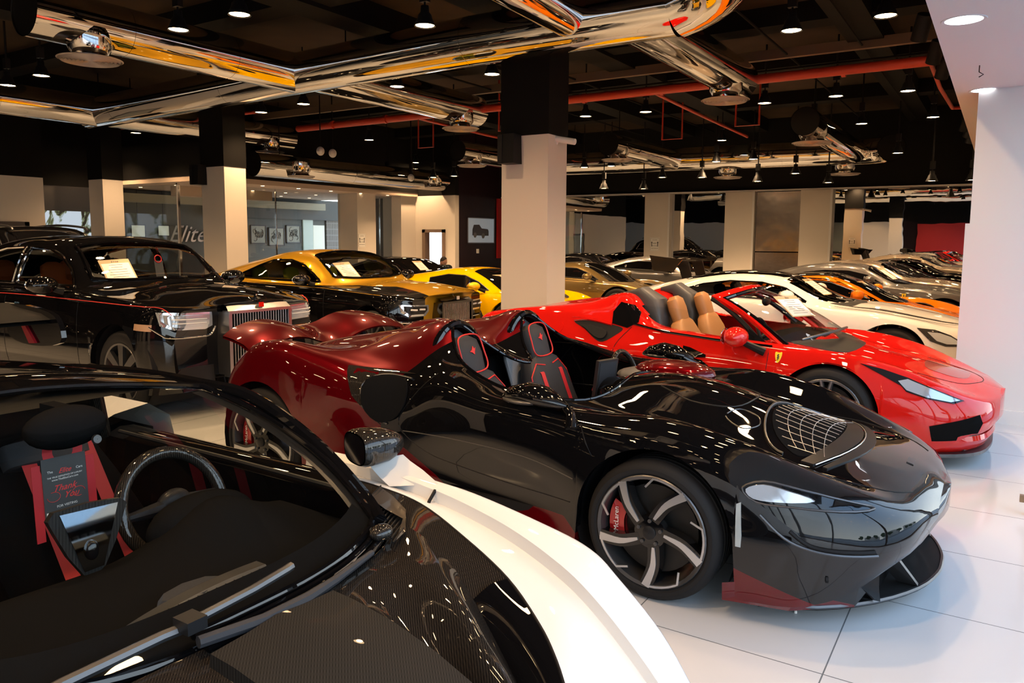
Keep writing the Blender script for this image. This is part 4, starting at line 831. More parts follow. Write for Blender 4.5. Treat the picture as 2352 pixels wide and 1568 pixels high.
# ---------------------------------------------------------------- red open sports car
def build_red():
    root = empty('convertible_car', (.05, 7.05, 0), 0, 'bright red open two-seat sports car with tan seats, nose by the white wall', 'car')
    R = [(0, .42, .33, .04, .44, .32, .47, .26, .485, .18, .49, .50, .505),
         (-.06, .66, .29, .05, .46, .56, .49, .44, .505, .3, .52, .53, .535),
         (-.18, .83, .26, .05, .49, .72, .53, .56, .535, .38, .55, .565, .57),
         (-.35, .91, .16, .06, .55, .79, .60, .62, .59, .4, .59, .61, .62),
         (-.6, .95, .13, .07, .64, .81, .70, .64, .655, .42, .65, .67, .68),
         (-.85, .97, .12, .07, .71, .82, .765, .66, .72, .44, .70, .72, .73),
         (-1.1, .98, .12, .07, .75, .83, .80, .68, .76, .46, .75, .77, .78),
         (-1.4, .97, .12, .07, .76, .83, .81, .68, .81, .46, .82, .84, .84),
         (-1.7, .95, .12, .06, .77, .84, .82, .68, .83, .46, .84, .85, .85),
         (-2.2, .95, .12, .06, .79, .85, .85, .68, .86, .46, .86, .86, .86),
         (-2.6, .97, .12, .08, .82, .84, .90, .70, .92, .46, .90, .90, .90),
         (-2.85, .98, .12, .10, .85, .82, .95, .70, 1.10, .50, 1.13, 1.06, 1.04),
         (-3.3, .985, .12, .10, .90, .82, 1.0, .68, 1.06, .48, 1.06, 1.03, 1.02),
         (-3.7, .985, .13, .10, .93, .82, 1.0, .68, 1.01, .46, .98, .98, .98),
         (-4.15, .96, .2, .10, .90, .80, .95, .66, .95, .44, .93, .93, .93),
         (-4.45, .88, .35, .08, .80, .74, .88, .6, .89, .4, .89, .89, .89),
         (-4.58, .80, .45, .08, .72, .68, .80, .55, .83, .4, .84, .84, .84)]
    C = Car(root, R, [(-1.12, .34, .375), (-3.78, .345, .39)], step=.04, sub=4, sweep=(.0, .6, .1, .6))
    op = curve([(-1.66, 0), (-1.62, .45), (-1.66, .68), (-1.9, .72), (-2.3, .72), (-2.66, .68), (-2.76, .55), (-2.74, 0)], 3); op = op + [(p[0], -p[1]) for p in op[-2:0:-1]]
    C.cut(op, 'z'); C.cut([(-1.70, -.62), (-1.38, -.62), (-1.30, 0), (-1.38, .62), (-1.70, .62)], 'z')
    C.body(M['red']); C.chassis(); wheels(C, .965, .34, .262, .26, 'star', 'gun', 'silver', cal=M['yel'])
    MB().box((-2.9, -.72, .2), (-1.3, .72, .25)).box((-2.86, -.72, .2), (-2.78, .72, .95)).build('cockpit_tub', 'alc', root, False)
    for y in (-.36, .36): seat(root, -2.30, y, .38, 'tan', .68)
    g = MB(); g.grid([[(x, y, z - .05 * abs(y)) for x, z in ((-1.32, .80), (-1.5, .82), (-1.72, .84), (-1.80, .78), (-1.82, .5))] for y in [-.7 + .14 * k for k in range(11)]]); g.build('dashboard', 'alc', root)
    steering(root, (-1.92, .36, .74), .17, .4)
    # windscreen frame and glass
    def hdr(y): return Vector((-1.90 - .16 * (abs(y) / .6) ** 2, y, 1.20 - .07 * (abs(y) / .6) ** 2.2))
    def cowl(y): return Vector((-1.16 - .33 * (abs(y) / .76) ** 2, y, .865 - .07 * (abs(y) / .76) ** 2))
    P = []
    for i in range(13):
        u = -1 + i / 6; a, b = cowl(u * .745), hdr(u * .585); P.append([a.lerp(b, t / 8) + Vector((.0, u * .03, .035)) * (4 * t / 8 * (1 - t / 8)) for t in range(9)])
    g = MB(); g.grid(P); ws = g.build('windscreen', M['glass'], root)
    L_ = [P[0][t] for t in range(9)] + [hdr(-.585 + 1.17 * k / 12) for k in range(1, 12)] + [P[-1][t] for t in range(8, -1, -1)]
    g = MB(); Pr = []
    for i, p in enumerate(L_):
        d = (Vector(L_[min(i + 1, len(L_) - 1)]) - Vector(L_[max(0, i - 1)])).normalized(); w = Vector((-.9, 0, .25)).normalized(); nn = d.cross(w).normalized() 
        Pr.append([p + w * a + nn * b for a, b in ((.0, .022), (.05, .03), (.10, .012), (.10, -.02), (.04, -.03), (0, -.02))])
    g.grid(Pr, True); g.build('windscreen_frame', M['red'], root)
    MB().tube([p + Vector((.015, 0, .012)) for p in L_], .018, 8).build('windscreen_seal', 'black_paint', root)
    for sg in (-1, 1):
        MB().tube([Vector((-1.72 - .42 * t / 6, sg * (.715 - .13 * t / 6), .85 + .29 * t / 6 + .03 * math.sin(pi * t / 6))) for t in range(7)], .022, 8).build('pillar_seal', 'satin', root)
        MB().add([(-1.62, sg * .76, .82), (-1.78, sg * .76, .83), (-1.78, sg * .72, .92)], [(0, 1, 2)]).build('quarter_pane', 'alc', root, False)
        MB().grid([[(x, sg * (.80 - .10 * t), zb + h * t) for t in (0, .5, 1)] for x, zb, h in ((-1.72, .82, .07), (-2.0, .835, .16), (-2.4, .86, .19), (-2.74, .90, .16))]).build('side_window', M['glass'], root)
        g = MB(); spine_loft(g, [((-2.62, sg * .44, .72), .16, .04, (1, 0, 0)), ((-2.66, sg * .44, .95), .17, .07, (1, 0, 0)), ((-2.74, sg * .44, 1.08), .15, .10, (1, 0, .3)), ((-2.84, sg * .44, 1.155), .11, .06, (.3, 0, 1)), ((-3.0, sg * .44, 1.14), .05, .02, (0, 0, 1))]); g.build('roll_hoop', mat('hoop_grey', (.05, .052, .06), .45), root)
    MB().box((-2.80, -.3, .80), (-2.76, .3, 1.07)).build('wind_deflector', M['tint'], root, False)
    C.cord('belt_trim', [(-1.55, .805), (-2.0, .825), (-2.45, .86), (-2.76, .91)], 'y-', 'black_paint', .010, .004)
    for h in ('y-', 'y+'):
        C.patch('side_window', [(-2.95, .90), (-2.80, .87), (-2.71, .92), (-2.73, 1.0), (-2.80, 1.06), (-2.92, 1.085), (-2.97, 1.0)], h, 'black_paint', off=.006, res=.04, label='black quarter glass behind the door')
        C.patch('air_intake', curve([(-3.32, .90), (-3.18, .92), (-2.95, .89), (-2.84, .86), (-2.90, .80), (-3.0, .74), (-3.08, .76), (-3.2, .84)], 3, True), h, 'satin', off=.002, res=.04)
        C.cord('intake_fin', curve([(-3.32, .91), (-3.18, .925), (-2.95, .89)], 3), h, 'red', .014, .004)
        C.patch('intake_mesh', curve([(-3.24, .875), (-3.1, .87), (-2.98, .83), (-3.0, .77), (-3.08, .78), (-3.18, .84)], 3, True), h, 'satin', off=.018, res=.04)
        C.patch('side_vent', [(-2.27, .76), (-2.21, .75), (-2.07, .70), (-2.07, .68), (-2.20, .67), (-2.10, .655), (-2.02, .60), (-2.0, .50), (-2.08, .50), (-2.14, .58), (-2.19, .63), (-2.27, .64)], h, 'black_paint', off=.006, res=.04)
        C.patch('door_handle', curve([(-2.74, .69), (-2.62, .685), (-2.52, .655), (-2.60, .645), (-2.72, .66)], 3, True), h, 'red', off=.02, res=.04)
        C.patch('fuel_flap', [(-3.47 + .055 * math.cos(a), .84 + .055 * math.sin(a)) for a in [2 * pi * k / 20 for k in range(20)]], h, 'red', off=.004, res=.03)
        C.patch('headlight', [(-.90, .735), (-.75, .705), (-.58, .655), (-.40, .585), (-.22, .515), (-.28, .495), (-.44, .52), (-.58, .56), (-.62, .60), (-.75, .665)], h, 'black_paint', off=.004, res=.04)
        C.patch('headlight_lens', [(-.64, .63), (-.58, .645), (-.42, .585), (-.245, .517), (-.30, .505), (-.45, .53), (-.58, .57)], h, 'lens', off=.010, res=.03)
        C.patch('front_intake', [(-.42, .33), (-.12, .42), (-.10, .36), (-.14, .24), (-.40, .22)], h, 'alc', off=.006, res=.04)
    shield(C, -1.49, .73, .038); seam(C, [(-1.57, .80), (-1.575, .6), (-1.56, .35)]); seam(C, curve([(-2.76, .88), (-2.88, .72), (-2.90, .5), (-2.8, .3)], 4))
    C.cord2('crease', curve([(-3.35, .94), (-3.1, .93), (-2.8, .87)], 3), 'red', .006, 0)
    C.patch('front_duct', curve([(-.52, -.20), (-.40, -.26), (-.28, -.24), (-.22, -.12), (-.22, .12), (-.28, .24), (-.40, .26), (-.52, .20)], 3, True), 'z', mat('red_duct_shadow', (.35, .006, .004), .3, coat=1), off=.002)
    C.cord('panel_gap', curve([(-.55, -.48), (-.28, -.40), (-.16, -.2), (-.12, 0), (-.16, .2), (-.28, .40), (-.55, .48)], 4), 'z', 'grey_dark', .003)
    C.patch('cowl_panel', curve([(-1.47, -.6), (-1.25, -.62), (-1.06, -.4), (-1.0, 0), (-1.06, .4), (-1.25, .62), (-1.47, .6), (-1.2, 0)], 3, True), 'z', 'satin', off=.003)
    MB().tube([cowl(-.6) + Vector((-.02, 0, .022)), cowl(-.3) + Vector((-.03, 0, .026)), cowl(0) + Vector((-.02, 0, .024)), cowl(.3) + Vector((.02, 0, .02))], [.010, .013, .013, .012], 8).build('wiper', 'gun', root)
    wing_mirror(C, -1.80, 1.02, .88, M['red'], foot=(-1.60, .90, .76), sc=1.15)
    MB().ell((-1.83, .0, 1.10), (.03, .11, .045)).build('rear_view_mirror', 'satin', root)
    sp = curve([(-.75, -.97), (-.5, -.93), (-.25, -.80), (-.1, -.6), (-.04, -.3), (-.03, 0), (-.04, .3), (-.1, .6), (-.25, .80), (-.5, .93), (-.75, .97)], 3)
    g = MB(); g.grid([[(p[0] - d, p[1] * (1 - d * .5), z) for d, z in ((.10, .24), (.0, .245), (-.01, .21), (.02, .15), (.06, .12))] for p in sp]); g.build('front_lip', 'red', root)
    MB().prism([(p[0] + .0, p[1] * 1.0) for p in sp] + [(-.9, .6), (-.9, -.6)], 'z', .095, .12).build('front_splitter', 'gun', root, False)
    MB().prism([(-.6, -.8), (-.2, -.7), (-.12, -.5), (-.1, 0), (-.12, .5), (-.2, .7), (-.6, .8)], 'z', .13, .40).build('front_mouth', 'satin', root, False)
    d = root.location; price_sheet(Vector((-1.56, -.12, 1.075)) + d, (.35, .93, -.02), (-.80, .20, .66), .34, .26, 'price sheet behind the windscreen of the bright red open car', 'price sheets behind the windscreens')
    return C
build_red()
# ---------------------------------------------------------------- white and carbon supercar in the foreground
def build_front():
    O = Vector((0, 1.05, 0)); root = empty('supercar', O, 0, 'white and black carbon-fibre supercar in the foreground, cut by the left and bottom edges', 'car')
    D = [(-2.1, .90, .86), (-1.75, .86, .875), (-1.5, .80, .88), (-1.29, .765, .88), (-1.01, .71, .86), (-.86, .675, .84), (-.76, .63, .805), (-.62, .57, .73), (-.50, .50, .64), (-.34, .40, .53), (-.2, .28, .44)]
    Cc = [(-2.1, .84, .85), (-1.70, .79, .875), (-1.42, .735, .875), (-1.25, .69, .87), (-1.08, .635, .86), (-.93, .58, .84), (-.81, .535, .81), (-.68, .49, .745), (-.55, .44, .66), (-.38, .34, .54), (-.24, .24, .44)]
    A = [(-1.9, .74, .85), (-1.62, .70, .86), (-1.42, .67, .85), (-1.19, .58, .825), (-1.0, .50, .79), (-.86, .42, .745), (-.78, .36, .71), (-.70, .29, .66), (-.58, .22, .58), (-.42, .16, .5), (-.28, .1, .42)]
    R1 = [(-1.60, .66, .845), (-1.45, .575, .835), (-1.30, .53, .825), (-1.17, .48, .80), (-1.05, .42, .755), (-.95, .37, .70), (-.86, .32, .655), (-.76, .26, .61), (-.64, .2, .55), (-.48, .14, .48), (-.32, .08, .41)]
    R2 = [(-1.42, .55, .83), (-1.35, .43, .805), (-1.25, .40, .81), (-1.13, .36, .80), (-1.02, .32, .78), (-.93, .28, .745), (-.84, .25, .70), (-.76, .21, .65), (-.64, .16, .58), (-.48, .1, .5), (-.32, .05, .42)]
    R3 = [(-1.36, .42, .80), (-1.325, .30, .80), (-1.22, .28, .775), (-1.10, .255, .72), (-.99, .23, .665), (-.90, .20, .62), (-.82, .18, .585), (-.74, .15, .55), (-.62, .11, .52), (-.46, .07, .47), (-.3, .03, .41)]
    R4 = [(-1.34, .28, .80), (-1.32, .16, .80), (-1.21, .16, .79), (-1.09, .155, .76), (-.98, .145, .725), (-.88, .13, .69), (-.80, .12, .66), (-.72, .1, .62), (-.6, .07, .56), (-.45, .04, .49), (-.3, .02, .42)]
    R5 = [(-1.32, 0, .80), (-1.31, 0, .80), (-1.2, 0, .79), (-1.08, 0, .77), (-.97, 0, .735), (-.87, 0, .70), (-.79, 0, .67), (-.71, 0, .63), (-.59, 0, .57), (-.45, 0, .5), (-.3, 0, .42)]
    cv = lambda r, n=5: [Vector(p) for p in curve(r, n)]
    def surf(name, rails, m, sub=6, sides=(1, -1), sharp=False):
        rc = [cv(r) for r in rails]; g = MB(); mid = all(abs(p[1]) < 1e-6 for p in rails[-1])
        for sd in sides:
            if not mid: g = MB()
            P = [[(p[0], sd * p[1], p[2]) for p in (curve([r[i] for r in rc], sub) if not sharp else [r[i] for r in rc])] for i in range(len(rc[0]))]; g.grid(P)
            if not mid: g.build(name, m, root)
        if mid: g.build(name, m, root)
    sh = lambda r, dy, dz, dx=0: [(p[0] + dx, p[1] + dy, p[2] + dz) for p in r]
    B = sh(Cc, -.004, -.035); Mid = [((a[0] + b[0]) / 2, (a[1] + b[1]) / 2 - .005, (a[2] + b[2]) / 2 + .004) for a, b in zip(A, B)]
    surf('front_wing', [A, Mid, B], 'white', 5); surf('front_wing', [B, sh(Cc, -.001, -.018), Cc], 'white', 1, sharp=True)
    surf('front_wing', [Cc, [((a[0] + b[0]) / 2, (a[1] + b[1]) / 2, (a[2] + b[2]) / 2 + .006) for a, b in zip(Cc, D)], D, sh(D, .03, -.05), sh(D, .10, -.22), sh(D, .14, -.45)], 'white', 4)
    surf('bonnet', [R1, R2, R3, R4, R5], 'carbon', 7); surf('bonnet', [A[:5], R1[:5]], 'carbon', 7); surf('bonnet', [A[4:], [((a[0] + b[0]) / 2, (a[1] + b[1]) / 2, (a[2] + b[2]) / 2 + .012) for a, b in zip(A[4:], R1[4:])], R1[4:]], 'black_paint', 7)
    g = MB()
    for sd in (1, -1): g.tube([(p.x, sd * p.y, p.z - .002) for p in cv(A)], .004, 6)
    g.build('panel_gap', 'grey_dark', root)
    MB().tube([(-1.42, .737, .874), (-1.415, .70, .850), (-1.41, .69, .835)], .006, 6).build('panel_gap', 'grey_dark', root)
    # raised matte panel with chevron weave and air outlet
    P = [[(x, y, z + d) for y, d in ((-.17, -.02), (-.165, .022), (-.08, .026), (0, .034), (.08, .026), (.165, .022), (.17, -.02))] for x, z in ((-1.27, .80), (-1.2, .795), (-1.08, .775), (-.97, .745), (-.87, .705), (-.78, .67))]
    MB().grid(P).add(P[0], [tuple(range(7))]).build('bonnet_panel', M['carbonm'], root)
    for sd in (1, -1): MB().grid([[(x, sd * y, z) for x, y, z in ((-1.60 + .02 * t, .685 - .045 * t, .868), (-1.52 + .03 * t, .655 - .05 * t, .862), (-1.42 + .02 * t, .60 - .03 * t, .855), (-1.345 + .01 * t, .51 - .03 * t, .835))] for t in range(3)]).build('cowl_vent', mat('brown_slats', (.05, .035, .02), .3, .3, coat=1), root)
    for k in range(14):
        t = k / 13
        for sd in (1, -1): MB().tube([(-1.60 + .24 * t, sd * (.69 - .17 * t), .868 - .03 * t), (-1.56 + .24 * t, sd * (.60 - .17 * t), .866 - .03 * t)], .003, 5).build('vent_slat', 'grey_dark', root)
    # windscreen
    def wb(u): return Vector((-1.345 - .09 * abs(u) ** 2.4 - .02 * abs(u) ** 8, .50 * u, .79 + .062 * abs(u) ** 3))
    def wt(u): return Vector((-2.50 + .28 * u * u, .51 * u, 1.172 - .028 * u * u))
    P = []
    for i in range(25):
        u = -1 + i / 12; a, b = wb(u), wt(u); P.append([a.lerp(b, t / 12) + Vector((0, u * abs(u) * .075, .045 * (1 - .8 * u * u))) * (4 * t / 12 * (1 - t / 12)) for t in range(13)])
    MB().grid(P).build('windscreen', M['glass'], root)
    E_ = [P[i][0] for i in range(25)] + P[24][1:] + [P[i][12] for i in range(23, -1, -1)] + P[0][11:0:-1]
    MB().tube([p + Vector((0, 0, .001)) for p in E_] + [E_[0]], .011, 8).build('windscreen_seal', 'black_paint', root)
    # black frit band inside the lower edge
    g = MB(); g.grid([[P[i][0].lerp(P[i][12], t) + Vector((0, 0, .012 - .03 * t + .045 * 4 * t * (1 - t) * (1 - .8 * (-1 + i / 12) ** 2))) - Vector((0, 0, .018)) for t in (0, .04, .08, .11)] for i in range(25)]); g.build('windscreen_border', 'alc', root)
    g = MB()
    for k in (0, 24): g.grid([[P[k][t] * 1.0 + Vector((0, (.0 if j == 0 else -.045) * (1 if k else -1), -.012)) for j in (0, 1)] for t in range(13)])
    g.build('pillar_trim', 'satin', root)
    # roof, pillars, doors
    g = MB(); RP = []
    for k in range(15):
        x = -2.22 - 1.3 * k / 14; w = .52 - .10 * (k / 14) ** 2; zc = 1.20 - .03 * (k / 14) ** 2.0; RP.append([(x - (.28 - .28 * (j / 8) ** 2 if False else .28 * (1 - (j / 8) ** 2)) * (1 - k / 14), w * j / 8, zc - .012 - .028 * (j / 8) ** 2 + .012 * (1 - (j / 8) ** 2) - .02 * max(0, 1 - k / 2)) for j in range(-8, 9)])
    g.grid(RP); g.build('roof', 'black_paint', root)
    for sd in (1, -1):
        MB().tube([Vector((x, sd * y, z)) for x, y, z in curve([(-1.43, .50, .85), (-1.56, .565, .885), (-1.80, .60, 1.0), (-2.05, .575, 1.115), (-2.24, .53, 1.145), (-2.7, .50, 1.15), (-3.2, .45, 1.11), (-3.6, .42, 1.0)], 4)], .021, 8).build('pillar', 'black_paint', root)
        MB().grid([[(x, sd * y, z) for y, z in ((.60, .30), (.64, .60), (.66, .82), (.72, .845), (.78, .84), (.88, .74), (.93, .55), (.94, .25))] for x in (-1.60, -1.9, -2.3, -2.7, -3.1)]).build('door', 'black_paint', root)
        MB().grid([[(x, sd * (.60 - .05 * t / 3), .84 + (zt - .84) * t / 3) for t in range(4)] for x, zt in ((-1.62, .90), (-1.9, 1.04), (-2.2, 1.14), (-2.7, 1.145), (-3.05, 1.12))]).build('side_window', M['glass'], root)
        MB().tube([(-1.62, sd * .655, .842), (-2.3, sd * .665, .845), (-3.0, sd * .66, .85)], .008, 6).build('door_trim', 'gun', root)
        MB().tube([(-3.05, sd * .62, .84), (-2.98, sd * .56, 1.0), (-2.92, sd * .51, 1.14)], .03, 8).build('pillar', M['carbon'], root)
        MB().grid([[(x, sd * y, z) for y, z in ((.55, .84), (.7, .90), (.85, .92), (.95, .85), (1.0, .6), (1.0, .25))] for x in (-3.1, -3.4, -3.8, -4.2, -4.5)]).build('rear_wing_panel', 'white', root)
        wheel(root, -1.0, sd * .64, .33, .33, .24, .24, 'multi'); wheel(root, -3.7, sd * .98, .34, .34, .255, .28, 'multi')
    MB().grid([[(x, y, z) for y in (-.6, -.3, 0, .3, .6)] for x, z in ((-3.1, 1.12), (-3.5, 1.08), (-4.0, .95), (-4.5, .85))]).build('engine_cover', M['carbon'], root)
    MB().box((-4.5, -.8, .12), (-.4, .8, .25)).box((-4.5, -.9, .25), (-3.15, .9, .8)).build('chassis', 'alc', root, False)
    # rear aerofoil
    w = MB(); w.grid([[(x, y, z) for x, z in ((-3.86, 1.24), (-3.95, 1.265), (-4.15, 1.28), (-4.30, 1.30), (-4.31, 1.28), (-4.1, 1.25), (-3.87, 1.22))] for y in (-.85, -.4, 0, .4, .85)]); w.build('aerofoil', M['carbonm'], root)
    for sd in (1, -1):
        MB().prism(curve([(-3.79, 1.13), (-3.79, 1.22), (-3.88, 1.275), (-4.2, 1.30), (-4.3, 1.26), (-4.28, 1.13), (-4.05, 1.10)], 3, True), 'y', sd * .85 - .012, sd * .85 + .012).build('aerofoil_endplate', 'black_paint', root, False)
        MB().prism([(-4.14, 1.21), (-4.10, 1.21), (-4.0, 1.115), (-4.06, 1.11)], 'y', sd * .825, sd * .838).build('endplate_accent', 'belt', root, False)
        MB().tube([(-3.9, sd * .35, .95), (-4.0, sd * .35, 1.28)], .03, 8).build('aerofoil_strut', 'grey_dark', root)
    # cabin
    g = MB(); g.box((-3.2, -.62, .25), (-1.5, .62, .3)).box((-3.15, -.6, .3), (-3.05, .6, 1.0)); g.build('cabin_tub', 'alc', root, False)
    MB().grid([[(x, y, z) for y in (-.5, -.25, 0, .25, .5)] for x, z in ((-2.35, 1.14), (-2.8, 1.15), (-3.1, 1.10))]).build('roof_lining', M['carbonm'], root)
    def dz(x, y): return .785 + .10 * math.exp(-((y - .30) / .16) ** 2 - ((x + 1.86) / .16) ** 2) - .35 * max(0, -1.90 - x) + .012 * abs(y)
    MB().grid([[(-1.40 - .62 * i / 14 - .05 * abs(y), y, dz(-1.40 - .62 * i / 14, y) - (.0 if i < 14 else .3)) for y in [-.56 + 1.12 * j / 28 for j in range(29)]] for i in range(15)]).build('dashboard', 'alc', root)
    MB().ell((-1.95, .30, .80), (.10, .17, .09)).build('instrument_hood', 'alc', root)
    steering(root, (-2.12, .32, .815), .165, .42, M['carbon'], r=.020)
    T = frame((-1.95, -.035, .875), (.02, 1, -.05), (-.12, 0, 1)); g = MB().prism(curve([(-.085, .075), (.085, .075), (.09, .03), (.035, -.09), (-.02, -.10), (-.085, .02)], 2, True), 'z', -.01, .01, T).build('centre_screen', M['carbonm'], root, False)
    MB().prism([(-.072, .066), (.076, .066), (.030, -.088), (-.020, -.092)], 'z', .010, .013, T).build('screen_glass', mat('screen_mirror', (.55, .62, .68), .05, 1), g, False); MB().ell((0, -.04, .016), (.017, .026, .012), T).build('screen_knob', 'black_paint', g)
    # defroster with pod
    g = MB().grid([[(-1.50 - .05 * k / 10 + .1 * (k / 10 - .5) ** 2 + d, -.22 + .40 * k / 10, .80 + h) for d, h in ((.02, 0), (.0, .018), (-.035, .018), (-.05, 0))] for k in range(11)]).build('defroster_vent', 'gun', root)
    for k in range(16): a = -.20 + .37 * k / 15; g2 = MB().prism([(a, .0), (a + .018, .0), (a + .002, .03)], 'z', .80, .822, frame((-1.48, 0, .0), (0, 1, 0), (-1, 0, 0))).build('vent_fin', 'satin', g, False)
    MB().lathe([(.001, .016), (.06, .016), (.072, .0)], Matrix.Translation((-1.565, .0, .80)) @ Matrix.Diagonal((.7, 1.3, 1, 1)), 8).build('sensor_pod', 'grl', root, True, 20)
    # seats
    for sy, mm in ((.33, 'alc'), (-.33, 'alc')):
        g = MB(); ax = (.86, 0, .5); b = lambda t, w_, th: ((-2.62 - .5 * t, sy, .35 + .86 * t * .8), w_, th, ax)
        spine_loft(g, [b(-.1, .2, .04), b(.0, .25, .07), b(.3, .28, .07), b(.55, .24, .05), b(.72, .2, .04), b(.80, .14, .03)]); spine_loft(g, [((-2.05, sy, .33), .2, .03, (0, 0, 1)), ((-2.2, sy, .36), .24, .06, (0, 0, 1)), ((-2.6, sy, .33), .24, .06, (0, 0, 1))]); s = g.build('seat', mm, root)
        g = MB(); spine_loft(g, [b(.62, .05, .02), b(.64, .15, .05), b(.74, .15, .055), b(.77, .06, .02)], e=.5); o = g.build('headrest', 'grl', s); o.location = (.05, 0, .03)
        for y0 in (-.11, .10): MB().grid([[b(t, 0, 0)[0][k] + (.085, 0, .05)[k] if k != 1 else sy + y0 + q for k in range(3)] for q in (0, .05)] for t in (.70, .55, .35, .1)).build('seat_belt', 'belt', s)
    # interior mirror housing, hang tag
    MB().ell((-2.22, .06, 1.10), (.06, .115, .062)).box((-2.32, .04, 1.12), (-2.22, .08, 1.16)).build('rear_view_mirror', 'alc', root); MB().lathe([(.001, .0), (.012, 0), (.014, -.008)], frame((-2.158, .115, 1.062), (0, 1, 0), (-.2, 0, 1)), 14).build('camera_eye', 'gun', root)
    T = frame(Vector((-2.25, .065, .925)) + O, (0, 1, 0), (-.06, 0, 1)); tg = MB().box((-.062, -.085, -.001), (.062, .085, .001), T).build('hang_tag', mat('tag_grey', (.045, .047, .05), .6), None, False); tag(tg, 'grey and red thank-you tag hanging from the mirror inside the foreground supercar', 'tag')
    ring = [(.048 * math.cos(a), .10 + .048 * math.sin(a)) for a in [2 * pi * k / 24 for k in range(25)]]; g = MB(); g.grid([[T @ Vector((p[0] * s_, .10 + (p[1] - .10) * s_, .0)) for s_ in (.6, 1.18)] for p in ring]); g.build('tag_hook', 'belt', tg, False)
    for sx in (-1, 1): MB().box((sx * .076 - .012, -.15, -.004), (sx * .076 + .012, .07, -.002), T).build('tag_ribbon', 'belt', tg, False)
    wt_, rd = 'paper', mat('print_red', (.75, .03, .03), .5)
    tt = lambda s, x, y, sz, m, sh_=0: text('print', s, T @ Matrix.Translation((x, y, .0015)), sz, m, tg, sh_, .0001)
    tt('The', -.040, .045, .010, wt_); tt('Elite', 0, .043, .020, rd, .5); tt('Cars', .042, .043, .010, wt_); tt('THE TRUE DEFINITION OF LUXURY', 0, .028, .0062, wt_); tt('www.TheEliteCars.com', 0, .020, .0078, wt_)
    tt('Thank', -.005, -.006, .026, rd, .5); tt('You', .012, -.030, .026, rd, .5); tt('FOR VISITING', 0, -.058, .0095, wt_); MB().box((-.058, -.084, .001), (.058, -.070, .0016), T).build('tag_label', 'paper', tg, False)
    for sg in (-1, 1): MB().tube([T @ Vector((sg * (.035 + .018 * math.cos(a)), -.028 + .014 * math.sin(a) * sg, .0015)) for a in [2 * pi * k / 16 for k in range(14)]], .0007, 4).build('print', rd, tg, False)
    # wipers and cowl
    MB().tube([(-1.36, -.62, .83), (-1.385, -.39, .835), (-1.375, -.20, .842), (-1.365, -.16, .845)], [.011, .012, .012, .012], 8).tube([(-1.35, -.13, .86), (-1.345, .0, .87), (-1.355, .10, .875), (-1.36, .12, .875)], .0105, 8).build('wiper', 'gun', root)
    MB().box((-1.375, -.175, .845), (-1.325, -.13, .872)).build('wiper_joint', 'satin', root, False)
    MB().tube([(-1.315, -.16, .83), (-1.285, -.02, .826), (-1.285, .10, .825), (-1.30, .20, .825), (-1.33, .36, .83)], [.013, .014, .014, .011, .008], 8).build('wiper', 'grl', root)
    for dx, dz_, r in ((-.035, .02, .011), (-.015, .012, .008), (.01, .004, .010)): MB().tube([(-1.325 + dx - .06 * abs(y / .45) ** 3, y, .80 + dz_ + .04 * abs(y / .5) ** 3) for y in [-.14 + .58 * k / 16 for k in range(17)]], r, 8).build('cowl_strip', 'black_paint', root)
    MB().ell((-1.37, .44, .85), (.03, .035, .022)).build('wiper_cap', M['carbon'], root)
    # door mirror on its white stalk
    for sd in (1, -1):
        g = MB(); c = Vector((-1.70, sd * .775, .965)); ax = Vector((.32, sd * .95, .0)).normalized(); up = Vector((0, 0, 1)); sdv = ax.cross(up); P = []
        for t, w_, h in ((-.075, .075, .052), (-.06, .082, .058), (-.03, .082, .058), (.02, .076, .054), (.06, .058, .042), (.09, .03, .024), (.10, .004, .004)): P.append([c + ax * t + sdv * (w_ * math.copysign(abs(math.cos(a)) ** .7, math.cos(a))) + up * (h * math.copysign(abs(math.sin(a)) ** .7, math.sin(a))) for a in [2 * pi * k / 28 for k in range(28)]])
        g.grid(P, True); o = g.build('wing_mirror', M['carbon'], root)
        gl = [c - ax * .0755 + sdv * (.070 * math.copysign(abs(math.cos(a)) ** .7, math.cos(a))) + up * (.047 * math.copysign(abs(math.sin(a)) ** .7, math.sin(a))) for a in [2 * pi * k / 28 for k in range(28)]]
        MB().add(gl, [tuple(range(28))]).build('mirror_glass', 'chrome', o, False)
        MB().grid([[Vector((x, sd * y, z)) for x, y, z in r] for r in (((-1.73, .76, .925), (-1.66, .80, .925), (-1.62, .82, .935)), ((-1.71, .755, .90), (-1.64, .80, .905), (-1.585, .815, .92)), ((-1.66, .75, .87), (-1.58, .79, .885), (-1.52, .80, .905)), ((-1.60, .73, .855), (-1.50, .76, .87), (-1.43, .765, .886)))]).build('mirror_stalk', 'white', root)
    return root
build_front()
